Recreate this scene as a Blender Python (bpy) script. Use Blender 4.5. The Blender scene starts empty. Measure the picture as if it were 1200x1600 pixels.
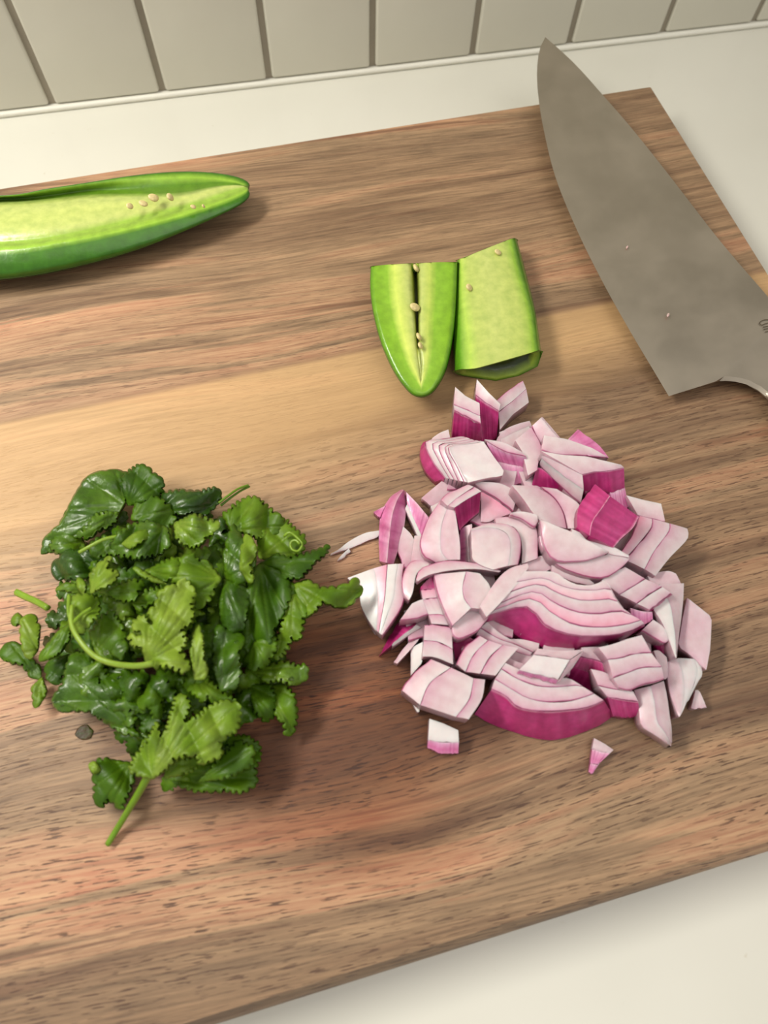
import bpy, bmesh, math, random
import numpy as np
from mathutils import Matrix, Vector
random.seed(7)
C = bpy.context.scene.collection

# ------------------------------------------------------------------ camera, light, exposure
F_PX = 1073.3                                   # focal length for a 1200 x 1600 frame
A, B_, G_ = 0.4198, -0.0256, -0.2044            # pitch from straight down, roll, yaw
CAM = np.array([-0.0457, -0.2974, 0.2004])
def _rot(a, b, c):
    ca, sa, cb, sb, cc, sc = math.cos(a), math.sin(a), math.cos(b), math.sin(b), math.cos(c), math.sin(c)
    Rz = np.array([[cc, -sc, 0], [sc, cc, 0], [0, 0, 1]]); Rx = np.array([[1, 0, 0], [0, ca, -sa], [0, sa, ca]])
    Ry = np.array([[cb, 0, sb], [0, 1, 0], [-sb, 0, cb]])
    return Rz @ Rx @ Ry
R = _rot(A, B_, G_)
cd = bpy.data.cameras.new('camera'); cam = bpy.data.objects.new('camera', cd); C.objects.link(cam)
m4 = Matrix([list(R[0]) + [CAM[0]], list(R[1]) + [CAM[1]], list(R[2]) + [CAM[2]], [0, 0, 0, 1]])
cam.matrix_world = m4
cd.sensor_fit = 'HORIZONTAL'; cd.sensor_width = 36; cd.lens = F_PX / 1200 * 36; cd.clip_start = .005
cd.dof.use_dof = True; cd.dof.focus_distance = .215; cd.dof.aperture_fstop = 18
bpy.context.scene.camera = cam

sc = bpy.context.scene
sc.view_settings.view_transform = 'Standard'; sc.view_settings.look = 'None'
sc.view_settings.exposure = 0.22; sc.view_settings.gamma = 1.0; sc.view_settings.use_curve_mapping = False
w = bpy.data.worlds.new('kitchen_air'); sc.world = w; w.use_nodes = True
w.node_tree.nodes['Background'].inputs[0].default_value = (1.0, .955, .90, 1)
w.node_tree.nodes['Background'].inputs[1].default_value = .42
def area(name, loc, target, sx, sy, power, col):
    l = bpy.data.lights.new(name, 'AREA'); l.shape = 'RECTANGLE'; l.size = sx; l.size_y = sy; l.energy = power; l.color = col
    o = bpy.data.objects.new(name, l); C.objects.link(o); o.location = loc
    o.rotation_euler = (Vector(target) - Vector(loc)).to_track_quat('-Z', 'Y').to_euler(); return o
area('under_cabinet_light', (-.25, -.025, .38), (.02, -.24, 0), .48, .06, 3.3, (1, .965, .87))
area('room_fill_light', (.5, -.9, 1.7), (0, -.2, 0), 1.4, 1.4, 7, (1, .95, .9))  # unseen fill lamp, added to brighten from the front right

T = 0.018                                       # board top above the worktop
def at(x, y, z):                                # photo pixel -> point at world height z
    d = R @ np.array([(x - 600) / F_PX, -(y - 800) / F_PX, -1.0])
    return CAM + d * (z - CAM[2]) / d[2]

# ------------------------------------------------------------------ helpers
def lin(c):
    return tuple(((v / 255) / 12.92 if v / 255 <= .04045 else ((v / 255 + .055) / 1.055) ** 2.4) for v in c[:3])
def mix(a, b, t): return tuple(a[i] * (1 - t) + b[i] * t for i in range(3))
def link(name, me, mat=None, parent=None):
    o = bpy.data.objects.new(name, me); C.objects.link(o)
    if mat: me.materials.append(mat)
    if parent: o.parent = parent
    return o
def mesh(name, V, Fc, cols=None, smooth=True):
    me = bpy.data.meshes.new(name); me.from_pydata([tuple(map(float, v)) for v in V], [], Fc); me.update()
    if cols is not None:
        a = me.color_attributes.new('Col', 'FLOAT_COLOR', 'POINT')
        a.data.foreach_set('color', np.array([list(lin(c)) + [1.0] for c in cols], 'f').ravel())
    if smooth: me.polygons.foreach_set('use_smooth', [True] * len(me.polygons))
    return me
def fixn(me):
    bm = bmesh.new(); bm.from_mesh(me); bmesh.ops.recalc_face_normals(bm, faces=bm.faces); bm.to_mesh(me); bm.free()
def tag(o, label, cat, group=None, kind=None):
    if label: o['label'] = label
    if cat: o['category'] = cat
    if group: o['group'] = group
    if kind: o['kind'] = kind
    return o
def empty(name, loc=(0, 0, 0)):
    o = bpy.data.objects.new(name, None); C.objects.link(o); o.empty_display_size = .01; o.location = loc; return o
def put(o, root):                               # parent keeping world-space mesh coordinates
    o.parent = root; o.matrix_parent_inverse = Matrix.Translation(root.location).inverted(); return o
def resample(pts, n, smooth=True):
    P = np.array(pts, float)
    if smooth and len(P) > 2:
        out = []
        E = np.vstack([2 * P[0] - P[1], P, 2 * P[-1] - P[-2]])
        for i in range(1, len(E) - 2):
            for s in range(8):
                t = s / 8
                out.append(.5 * (2 * E[i] + (E[i + 1] - E[i - 1]) * t + (2 * E[i - 1] - 5 * E[i] + 4 * E[i + 1] - E[i + 2]) * t * t
                                 + (-E[i - 1] + 3 * E[i] - 3 * E[i + 1] + E[i + 2]) * t ** 3))
        out.append(P[-1]); P = np.array(out)
    d = np.r_[0, np.cumsum(np.linalg.norm(np.diff(P[:, :2], axis=0), axis=1))]
    if d[-1] == 0: return np.repeat(P[:1], n, 0)
    s = np.linspace(0, d[-1], n)
    return np.stack([np.interp(s, d, P[:, k]) for k in range(P.shape[1])], 1)

class NT:
    def __init__(s, name):
        s.m = bpy.data.materials.new(name); s.m.use_nodes = True; s.n = s.m.node_tree.nodes; s.l = s.m.node_tree.links
        s.b = s.n['Principled BSDF']; s.out = s.n['Material Output']
    def add(s, t, **kw):
        n = s.n.new(t)
        for k, v in kw.items():
            if k.startswith('i_'):
                key = k[2:].replace('_', ' ')
                n.inputs[int(key) if key.isdigit() else key].default_value = v
            else: setattr(n, k, v)
        return n
    def set(s, **kw):
        for k, v in kw.items(): s.b.inputs[k.replace('_', ' ')].default_value = v
    def c(s, a, b): s.l.new(a, b)
    def ramp(s, fac, stops):
        r = s.n.new('ShaderNodeValToRGB'); e = r.color_ramp.elements
        while len(e) < len(stops): e.new(.5)
        for el, (p, c) in zip(e, stops): el.position = p; el.color = (*lin(c), 1) if max(c) > 1 else (*c, 1)
        s.c(fac, r.inputs[0]); return r.outputs[0]
    def mixc(s, fac, a, b, mode='MIX'):
        m = s.n.new('ShaderNodeMix'); m.data_type = 'RGBA'; m.blend_type = mode
        for v, i in ((fac, 0), (a, 6), (b, 7)):
            if isinstance(v, (int, float)): m.inputs[i].default_value = v
            elif isinstance(v, tuple): m.inputs[i].default_value = (*v[:3], 1)
            else: s.c(v, m.inputs[i])
        return m.outputs[2]
    def noise(s, vec, scale, detail=4, rough=.55, dist=0):
        n = s.add('ShaderNodeTexNoise', i_Scale=scale, i_Detail=detail, i_Roughness=rough, i_Distortion=dist)
        if vec is not None: s.c(vec, n.inputs['Vector'])
        return n.outputs['Fac']
    def mapping(s, vec, scale, loc=(0, 0, 0), rot=(0, 0, 0)):
        n = s.add('ShaderNodeMapping'); n.inputs['Scale'].default_value = scale; n.inputs['Location'].default_value = loc
        n.inputs['Rotation'].default_value = rot; s.c(vec, n.inputs['Vector']); return n.outputs[0]
    def math(s, op, a, b=0.0, clamp=False):
        n = s.add('ShaderNodeMath', operation=op); n.use_clamp = clamp
        for v, i in ((a, 0), (b, 1)):
            if isinstance(v, (int, float)): n.inputs[i].default_value = v
            else: s.c(v, n.inputs[i])
        return n.outputs[0]
    def bump(s, h, strength, dist):
        n = s.add('ShaderNodeBump', i_Strength=strength, i_Distance=dist); s.c(h, n.inputs['Height']); s.c(n.outputs[0], s.b.inputs['Normal']); return n

def attr_mat(name, rough=.35, sss=0.0, sss_col=(1, .3, .3), noise_amt=.12, scale=900, bump=.15, transl=0.0, coat=0, stretch=None, spec=.5):
    t = NT(name); a = t.add('ShaderNodeAttribute', attribute_name='Col'); co = t.add('ShaderNodeTexCoord').outputs['Object']
    if stretch: co = t.mapping(co, stretch)
    nz = t.noise(co, scale, 5)
    col = t.mixc(noise_amt, a.outputs['Color'], t.ramp(nz, [(.3, (60, 60, 60)), (.7, (255, 255, 255))]), 'OVERLAY')
    t.c(col, t.b.inputs['Base Color']); t.set(Roughness=rough)
    t.b.inputs['Specular IOR Level'].default_value = spec
    if sss:
        t.b.inputs['Subsurface Weight'].default_value = sss; t.b.inputs['Subsurface Radius'].default_value = sss_col; t.b.inputs['Subsurface Scale'].default_value = .0022
    if coat: t.b.inputs['Coat Weight'].default_value = coat; t.b.inputs['Coat Roughness'].default_value = .12
    if bump: t.bump(nz, bump, .0006)
    if transl:
        tr = t.add('ShaderNodeBsdfTranslucent'); t.c(col, tr.inputs[0]); mx = t.add('ShaderNodeMixShader', i_0=transl)
        t.c(t.b.outputs[0], mx.inputs[1]); t.c(tr.outputs[0], mx.inputs[2]); t.c(mx.outputs[0], t.out.inputs[0])
    return t.m

# ------------------------------------------------------------------ materials of the setting
def quartz():
    t = NT('white_quartz'); co = t.add('ShaderNodeTexCoord').outputs['Object']
    n1 = t.noise(co, 9, 3); n2 = t.noise(co, 260, 3, .6)
    n3 = t.noise(co, 55, 6, .7, 2)
    c = t.ramp(n1, [(.3, (216, 214, 202)), (.7, (224, 222, 211))])
    c = t.mixc(t.ramp(n2, [(.70, (0., 0., 0.)), (.78, (.55, .55, .55))]), c, lin((196, 184, 160)))
    c = t.mixc(t.ramp(n3, [(.68, (0., 0., 0.)), (.75, (.3, .3, .3))]), c, lin((186, 178, 160)))
    t.c(c, t.b.inputs['Base Color']); t.set(Roughness=.28); return t.m
def tile_mat():
    t = NT('greige_glazed_tile'); co = t.add('ShaderNodeTexCoord').outputs['Object']
    c = t.ramp(t.noise(co, 14, 3), [(.3, (200, 197, 182)), (.7, (208, 205, 191))]); t.c(c, t.b.inputs['Base Color']); t.set(Roughness=.3)
    t.bump(t.noise(co, 40, 2), .15, .0006); return t.m
def plain(name, col, rough=.6, metal=0, nscale=300, amt=.2):
    t = NT(name); co = t.add('ShaderNodeTexCoord').outputs['Object']; n = t.noise(co, nscale, 4)
    c = t.ramp(n, [(.25, tuple(v * (1 - amt) for v in col)), (.75, tuple(min(255, v * (1 + amt * .4)) for v in col))])
    t.c(c, t.b.inputs['Base Color']); t.set(Roughness=rough, Metallic=metal); t.bump(n, .15, .0003); return t.m
def walnut():
    t = NT('oiled_walnut'); co = t.add('ShaderNodeTexCoord').outputs['Object']
    wob = t.noise(t.mapping(co, (3, 9, 3)), 1, 2)
    sep = t.add('ShaderNodeSeparateXYZ'); t.c(co, sep.inputs[0])
    yy = t.math('ADD', sep.outputs[1], t.math('MULTIPLY', t.math('SUBTRACT', wob, .5), .042))
    yy = t.math('ADD', yy, t.math('MULTIPLY', sep.outputs[0], .02))
    cmb = t.add('ShaderNodeCombineXYZ'); t.c(sep.outputs[0], cmb.inputs[0]); t.c(yy, cmb.inputs[1]); t.c(sep.outputs[2], cmb.inputs[2])
    g = cmb.outputs[0]
    broad = t.noise(t.mapping(g, (2.2, 20, 1), (.3, .1, 0)), 1, 4, .6)
    band = t.noise(t.mapping(g, (5, 120, 1)), 1, 5, .65)
    fine = t.noise(t.mapping(g, (38, 950, 1)), 1, 6, .72)
    blot = t.noise(t.mapping(co, (9, 22, 1)), 1, 3, .55)
    c = t.ramp(broad, [(.28, (126, 98, 73)), (.40, (163, 131, 100)), (.50, (194, 159, 122)), (.64, (211, 176, 136))])
    c = t.mixc(t.ramp(band, [(.34, (.7, .7, .7)), (.49, (0., 0., 0.))]), c, lin((112, 78, 58)))
    c = t.mixc(t.ramp(band, [(.56, (0., 0., 0.)), (.74, (.35, .35, .35))]), c, lin((208, 174, 136)))
    c = t.mixc(t.ramp(blot, [(.55, (0., 0., 0.)), (.75, (.35, .35, .35))]), c, lin((150, 114, 86)))
    gry = t.noise(t.mapping(g, (5, 42, 1), (11, 5, 0)), 1, 4, .6)
    c = t.mixc(t.ramp(gry, [(.54, (0., 0., 0.)), (.66, (.5, .5, .5))]), c, lin((146, 120, 94)))
    c = t.mixc(.7, c, t.ramp(fine, [(.33, (74, 70, 66)), (.62, (164, 162, 160))]), 'OVERLAY')
    streak = t.noise(t.mapping(g, (4.5, 170, 1), (7, 3, 0)), 1, 6, .7, .4)
    c = t.mixc(t.ramp(streak, [(.34, (.75, .75, .75)), (.44, (0., 0., 0.))]), c, lin((104, 72, 52)))
    # short dark pores, denser towards the front of the board
    pn = t.noise(t.mapping(g, (165, 2100, 1)), 1, 2, .5)
    pm = t.noise(t.mapping(g, (16, 110, 1), (3, 1, 0)), 1, 4)
    dens = t.math('MULTIPLY', t.math('SUBTRACT', .13, sep.outputs[1]), 5.0, True); dens = t.math('MAXIMUM', dens, .3)
    pore = t.math('MULTIPLY', t.ramp(pn, [(.585, (0., 0., 0.)), (.62, (1., 1., 1.))]), t.ramp(pm, [(.34, (0., 0., 0.)), (.52, (1., 1., 1.))]))
    pore = t.math('MULTIPLY', pore, dens)
    c = t.mixc(t.math('MULTIPLY', pore, .9), c, lin((78, 52, 38)))
    # glued strips: golden strip between two glue lines, greyer brown strip in front of it to the right
    gl = t.math('SUBTRACT', sep.outputs[1], YG0)
    lw = t.math('ADD', t.math('SUBTRACT', yy, YG1), t.math('MULTIPLY', sep.outputs[0], -.12))
    up = t.ramp(t.math('ADD', t.math('MULTIPLY', gl, -400), .5), [(.0, (0., 0., 0.)), (1., (1., 1., 1.))])
    lo = t.ramp(t.math('ADD', t.math('MULTIPLY', lw, 45), .5), [(.1, (0., 0., 0.)), (.9, (1., 1., 1.))])
    c = t.mixc(t.math('MULTIPLY', t.math('MULTIPLY', up, lo), .55), c, lin((218, 176, 122)))
    rt = t.math('MULTIPLY', t.math('ADD', sep.outputs[0], .02), 9, True)
    dk = t.math('MULTIPLY', t.math('MULTIPLY', t.math('SUBTRACT', 1.0, lo), rt), t.ramp(t.math('ADD', t.math('MULTIPLY', yy, 18), 1.9), [(.15, (0., 0., 0.)), (.7, (1., 1., 1.))]))
    c = t.mixc(t.math('MULTIPLY', dk, .18), c, lin((122, 92, 70)))
    seam = t.ramp(t.math('ABSOLUTE', t.math('MULTIPLY', gl, 320)), [(.0, (1., 1., 1.)), (.6, (0., 0., 0.))])
    c = t.mixc(t.math('MULTIPLY', seam, .45), c, lin((112, 80, 64)))
    # darker reddish tint on the wood between the two heaps
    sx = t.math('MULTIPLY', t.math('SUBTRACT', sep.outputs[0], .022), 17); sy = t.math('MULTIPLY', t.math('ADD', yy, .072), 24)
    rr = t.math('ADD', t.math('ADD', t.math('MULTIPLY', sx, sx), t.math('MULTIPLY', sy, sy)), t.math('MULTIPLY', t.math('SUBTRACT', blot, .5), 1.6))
    wet = t.ramp(rr, [(.25, (1., 1., 1.)), (1., (0., 0., 0.))])  # mask of the reddish tint, fading outward
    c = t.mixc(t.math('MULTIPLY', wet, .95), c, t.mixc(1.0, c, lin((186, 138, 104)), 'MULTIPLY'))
    t.c(c, t.b.inputs['Base Color']); t.set(Roughness=.55)
    h = t.math('SUBTRACT', t.math('MULTIPLY', fine, .35), pore)
    t.bump(h, .35, .0005); return t.m
YG0, YG1 = .0325, -.008
M_QUARTZ, M_TILE = quartz(), tile_mat()
M_GROUT = plain('grey_grout', (150, 142, 126), .9, 0, 60, .05); M_CAULK = plain('white_caulk', (224, 222, 210), .5, 0, 30, .03)
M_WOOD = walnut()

# ------------------------------------------------------------------ setting
def box(x0, x1, y0, y1, z0, z1, bev=0, seg=2):
    bm = bmesh.new(); bmesh.ops.create_cube(bm, size=1)
    for v in bm.verts: v.co = Vector(((x0 + x1) / 2 + v.co.x * (x1 - x0), (y0 + y1) / 2 + v.co.y * (y1 - y0), (z0 + z1) / 2 + v.co.z * (z1 - z0)))
    if bev: bmesh.ops.bevel(bm, geom=bm.edges[:], offset=bev, segments=seg, profile=.5, affect='EDGES')
    me = bpy.data.meshes.new('m'); bm.to_mesh(me); bm.free()
    me.polygons.foreach_set('use_smooth', [bool(bev)] * len(me.polygons)); return me
ct = link('countertop', box(-.6, .7, -.62, .02, -.03, 0, .002), M_QUARTZ); tag(ct, 'white quartz countertop with faint tan specks under the cutting board', 'countertop', kind='structure')
wb = link('wall_back', box(-.6, .7, .0014, .05, 0, .42), M_GROUT); tag(wb, 'greige vertical tile backsplash with grey grout lines', 'wall', kind='structure')
TW, TX0 = .046, -.1192
tm = box(-.0217, .0217, -.0035, .0035, 0, .0915, .0012, 3)
tm2 = None
for r in range(3):
    for i in range(-10, 18):
        x = TX0 + (i + .5) * TW
        o = bpy.data.objects.new('tile', tm); C.objects.link(o); o.location = (x, .0035, .0025 + r * .0935)
        o.rotation_euler = (random.uniform(-.006, .006), 0, random.uniform(-.006, .006))
        if not tm.materials: tm.materials.append(M_TILE)
        o.parent = wb
ck = link('trim_1', box(-.6, .7, -.0012, .006, 0, .0022, .0009), M_CAULK); tag(ck, 'thin white caulk bead where the tiles meet the countertop', 'caulk', kind='structure')

# board: rounded outline swept with a rounded edge profile
BYAW = .0397; BC = np.array([.1262, -.0517]); BL, BWD = .272, .405
u = np.array([math.cos(BYAW), math.sin(BYAW)]); v = np.array([math.sin(BYAW), -math.cos(BYAW)])
def board():
    org = BC - u * BWD / 2 + v * BL / 2                     # centre
    hx, hy = BWD / 2, BL / 2
    prof = [(0, .0)]; V = []; Fc = []
    rt, rb = .0125, .003
    ring = []
    def outline(ins, z):
        r = .009 - min(ins, .008); pts = []
        for cx, cy, a0 in ((hx, hy, 0), (-hx, hy, 90), (-hx, -hy, 180), (hx, -hy, 270)):
            for k in range(9):
                a = math.radians(a0 + k * 11.25)
                rr = .0045
                px = (abs(cx) - rr) * (1 if cx > 0 else -1) + max(rr - ins, .0006) * 1 * math.cos(a)
                py = (abs(cy) - rr) * (1 if cy > 0 else -1) + max(rr - ins, .0006) * 1 * math.sin(a)
                pts.append((px, py, z))
        return pts
    prof = [(rb, 0)] + [(rb - rb * math.sin(math.radians(a)), rb - rb * math.cos(math.radians(a))) for a in (30, 60, 90)]
    prof += [(rt - rt * math.cos(math.radians(a)), T - .0125 + .0125 * math.sin(math.radians(a))) for a in (0, 15, 30, 45, 60, 75, 90)]
    for ins, z in prof: ring.append(outline(ins, z))
    n = len(ring[0])
    for rg in ring: V += rg
    for j in range(len(ring) - 1):
        for i in range(n):
            Fc.append((j * n + i, j * n + (i + 1) % n, (j + 1) * n + (i + 1) % n, (j + 1) * n + i))
    Fc.append(tuple(range(n))[::-1]); Fc.append(tuple((len(ring) - 1) * n + i for i in range(n)))
    me = mesh('cutting_board', V, Fc)
    me.polygons[len(Fc) - 1].use_smooth = False; me.polygons[len(Fc) - 2].use_smooth = False
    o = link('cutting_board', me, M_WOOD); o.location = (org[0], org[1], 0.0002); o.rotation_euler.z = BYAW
    return o
tag(board(), 'walnut cutting board with rounded edges lying on the white countertop', 'cutting board')

# ------------------------------------------------------------------ generic solid from rows of pixel curves
def P3(pt, zmm): return at(pt[0], pt[1], T + zmm / 1000)

# ------------------------------------------------------------------ jalapenos
def pepper(rows, n, caps, label, seeds, mats, endcol=(92, 140, 30), capface=True):
    """rows: (pts px, z mm start, z mm end, colour); closed loop of rows"""
    root = empty('jalapeno_piece', tuple(P3(rows[2][0][len(rows[2][0]) // 2], 0)))
    tag(root, label, 'jalapeno', 'cut jalapeno pieces')
    V, cols = [], []
    for pts, za, zb, col in rows:
        q = resample(pts, n)
        for i, p in enumerate(q):
            t = i / (n - 1)
            z = float(np.interp(t, np.linspace(0, 1, len(za)), za)) if isinstance(za, list) else za + (zb - za) * (t ** 2.2)
            V.append(P3(p, z)); cols.append(col if t < .74 or zb is not None else PP)
    nr = len(rows); Fc = []
    for j in range(nr):
        for i in range(n - 1):
            a = j * n + i; b = ((j + 1) % nr) * n + i
            Fc.append((a, a + 1, b + 1, b))
    me = mesh('flesh', V, Fc, cols); 
    bm = bmesh.new(); bm.from_mesh(me); bmesh.ops.remove_doubles(bm, verts=bm.verts, dist=.00015)
    if 1 not in caps:
        tp = Vector(V[2 * n + n - 1])
        be = [e for e in bm.edges if e.is_boundary and all((vv.co - tp).length < .007 for vv in e.verts)]
        if be: bmesh.ops.holes_fill(bm, edges=be, sides=0)
    bmesh.ops.recalc_face_normals(bm, faces=bm.faces); bm.to_mesh(me); bm.free()
    me.polygons.foreach_set('use_smooth', [True] * len(me.polygons))
    o = link('flesh', me, mats); put(o, root); s = o.modifiers.new('s', 'SUBSURF'); s.levels = s.render_levels = 1
    for k in caps:
        ring = [V[j * n + (0 if k == 0 else n - 1)] for j in range(nr)]
        c = sum(ring) / nr
        V2 = list(ring) + [c + (p - c) * .80 for p in ring]
        ax = np.array(V[n + (0 if k == 0 else n - 1)]) - np.array(V[n + (2 if k == 0 else n - 3)]); ax /= np.linalg.norm(ax)
        V2 += [c + (p - c) * .74 - ax * .003 for p in ring] + [c - ax * .0034]
        cl = [(58, 112, 14)] * nr + [(160, 190, 70)] * nr + [endcol] * nr + [endcol]
        F2 = []
        for a in (0, 1):
            for j in range(nr): F2.append((a * nr + j, a * nr + (j + 1) % nr, (a + 1) * nr + (j + 1) % nr, (a + 1) * nr + j))
        for j in range(nr): F2.append((2 * nr + j, 2 * nr + (j + 1) % nr, 3 * nr))
        me2 = mesh('end_face', V2, F2, cl); fixn(me2); put(link('end_face', me2, mats), root)
    for (x, y, z, ang, sz) in seeds:
        bm = bmesh.new(); bmesh.ops.create_uvsphere(bm, u_segments=12, v_segments=8, radius=1)
        for vv in bm.verts:
            vv.co = Vector((vv.co.x * .0017 * sz * (1 + .12 * vv.co.y), vv.co.y * .0014 * sz, vv.co.z * .0007 * sz))
        me3 = bpy.data.meshes.new('seed'); bm.to_mesh(me3); bm.free(); me3.polygons.foreach_set('use_smooth', [True] * len(me3.polygons))
        so = link('seed', me3, M_SEED); so.location = tuple(P3((x, y), z)); so.rotation_euler = (ang * .7, .5, ang); put(so, root)
    return root
M_PEP = attr_mat('jalapeno_flesh', .27, .08, (.5, 1, .2), .17, 330, .25, coat=.12)
M_SEED = plain('pepper_seed', (232, 212, 150), .4, 0, 900, .15)
DG, MG, GG, LG, PP = (38, 84, 10), (66, 118, 18), (112, 148, 34), (138, 170, 60), (186, 198, 112)
J = lambda *a: [(x / 2.857, 230 + y / 2.857) for x, y in a]
tipJ = (1134, 186)
rows = [
 (J((-700, 560), (0, 520), (300, 480), (600, 390), (900, 280), (1080, 240), (1118, 206)), .3, 5, DG),
 (J((-700, 680), (0, 622), (300, 572), (600, 492), (850, 385), (1040, 288), (1105, 244), (1130, 208)), 5, 8, DG),
 (J((-700, 590), (0, 560), (300, 510), (600, 432), (850, 348), (1050, 262), (1108, 224), (1124, 204)), 10, 8.4, (52, 104, 10)),
 (J((-700, 500), (0, 474), (260, 440), (500, 395), (800, 320), (1000, 258), (1080, 222), (1116, 200)), 13.4, 8.8, MG),
 (J((-700, 480), (0, 458), (260, 428), (500, 384), (800, 308), (1000, 238), (1090, 200), (1125, 178)), 13.9, 9, (150, 190, 62)),
 (J((-700, 455), (0, 438), (250, 412), (500, 362), (750, 300), (950, 245), (1060, 205), (1115, 178)), 13.7, 9, LG),
 (J((-700, 440), (0, 425), (250, 398), (500, 344), (750, 280), (900, 244), (1040, 190), (1105, 176)), 12.6, 8.8, (150, 184, 70)),
 (J((-700, 420), (0, 405), (250, 380), (500, 325), (750, 262), (880, 230), (1020, 182), (1095, 175)), 14.2, 8.8, PP),
 (J((-700, 330), (0, 330), (250, 310), (500, 265), (700, 250), (860, 218), (1010, 176), (1090, 172)), 14.8, 8.6, (190, 202, 112)),
 (J((-700, 262), (0, 250), (200, 240), (400, 222), (600, 222), (800, 222), (980, 180), (1092, 170)), 14.4, 8.6, PP),
 (J((-700, 250), (0, 240), (200, 230), (400, 210), (600, 208), (800, 205), (970, 172), (1075, 167)), 9.5, 9.2, (92, 130, 30)),
 (J((-700, 235), (0, 228), (200, 214), (400, 186), (600, 176), (800, 168), (960, 158), (1070, 164)), 9.5, 9.2, (84, 128, 22)),
 (J((-700, 230), (0, 222), (200, 198), (400, 170), (600, 145), (800, 132), (960, 140), (1070, 158)), 14.5, 9, (146, 186, 60)),
 (J((-700, 228), (0, 217), (200, 188), (400, 158), (600, 128), (800, 112), (960, 118), (1075, 142), (1118, 166)), 15.0, 8.8, MG),
 (J((-700, 226), (0, 213), (200, 183), (400, 152), (600, 120), (800, 103), (960, 108), (1080, 132), (1124, 162)), 13.8, 8.6, DG),
 (J((-700, 250), (0, 235), (200, 205), (400, 175), (600, 150), (800, 130), (960, 135), (1080, 150), (1132, 182)), 6, 7.5, DG),
 (J((-700, 400), (0, 380), (300, 340), (600, 280), (900, 210), (1080, 190), (1122, 190)), .3, 5, DG)]
pepper(rows, 40, [0], 'long jalapeno half, cut face up, lying at the back of the board', [(240, 309, 14.5, .4, 1.1), (266, 308, 14.5, 1.2, 1.0), (224, 318, 15, 0, .9), (203, 322, 15.4, .8, .8), (302, 323, 14, .3, .6), (318, 322, 12, 1.3, .5)], M_PEP)
K = lambda *a: [(560 + x / 3.75, 350 + y / 3.75) for x, y in a]
tk = (368, 1024)
rows = [
 (K((220, 260), (225, 500), (260, 700), (300, 850), (345, 940), tk), .3, 5, DG),
 (K((64, 262), (60, 400), (84, 560), (130, 725), (205, 885), (270, 975), (320, 1018), tk), 5, 5.5, DG),
 (K((70, 250), (70, 400), (95, 560), (142, 720), (212, 868), (284, 966), (328, 1004), (368, 1012)), 11.2, 7.4, (66, 124, 14)),
 (K((84, 245), (84, 400), (110, 555), (158, 710), (228, 850), (300, 950), (336, 985), (368, 995)), 12.2, 8.2, (122, 168, 38)),
 (K((180, 238), (188, 400), (212, 560), (250, 700), (292, 830), (335, 905), (366, 960)), 11.6, 8.4, (138, 182, 52)),
 (K((196, 236), (206, 400), (232, 560), (268, 700), (308, 820), (342, 890), (366, 950)), 12.6, 8.8, (206, 222, 104)),
 (K((300, 230), (308, 400), (325, 560), (335, 680), (346, 780), (352, 820), (365, 930)), 12.8, 8.8, PP),
 (K((316, 230), (322, 400), (334, 560), (340, 680), (348, 780), (356, 812), (364, 905)), 12, 8.5, (150, 160, 60)),
 (K((330, 230), (338, 400), (343, 560), (347, 680), (356, 780), (361, 830), (366, 930)), [6, 5.5, 5.5, 6, 6.5, 7.5, 10.8, 9.8, 8.6], None, (40, 52, 10)),
 (K((346, 230), (352, 400), (352, 560), (354, 680), (366, 780), (368, 812), (368, 905)), 12, 8.5, (120, 130, 50)),
 (K((360, 228), (364, 400), (362, 560), (366, 680), (376, 780), (378, 820), (368, 930)), 12.8, 8.8, PP),
 (K((425, 225), (424, 400), (412, 560), (412, 700), (402, 800), (388, 880), (368, 950)), 12.6, 8.8, (196, 214, 100)),
 (K((442, 224), (440, 400), (430, 560), (428, 700), (416, 820), (394, 900), (369, 960)), 11.6, 8.4, (140, 184, 56)),
 (K((570, 222), (562, 400), (552, 560), (528, 715), (492, 850), (442, 945), (404, 982), (370, 995)), 12.2, 8.2, (130, 176, 40)),
 (K((582, 222), (576, 400), (566, 560), (544, 718), (508, 862), (454, 960), (410, 1002), (370, 1012)), 11.2, 7.4, (66, 124, 14)),
 (K((590, 225), (585, 400), (576, 560), (556, 725), (520, 878), (466, 972), (415, 1016), tk), 5, 5.5, DG),
 (K((420, 260), (420, 500), (420, 700), (410, 850), (390, 940), tk), .3, 5, DG)]
pepper(rows, 26, [0], 'short pointed jalapeno end with a dark seed slit down its middle', [(650, 419, 12.5, 1.4, 1), (648.5, 480, 13, .2, 1.1), (654.5, 526, 12.5, 1.4, .9), (657, 540, 12, 1.2, .8)], M_PEP)
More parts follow.
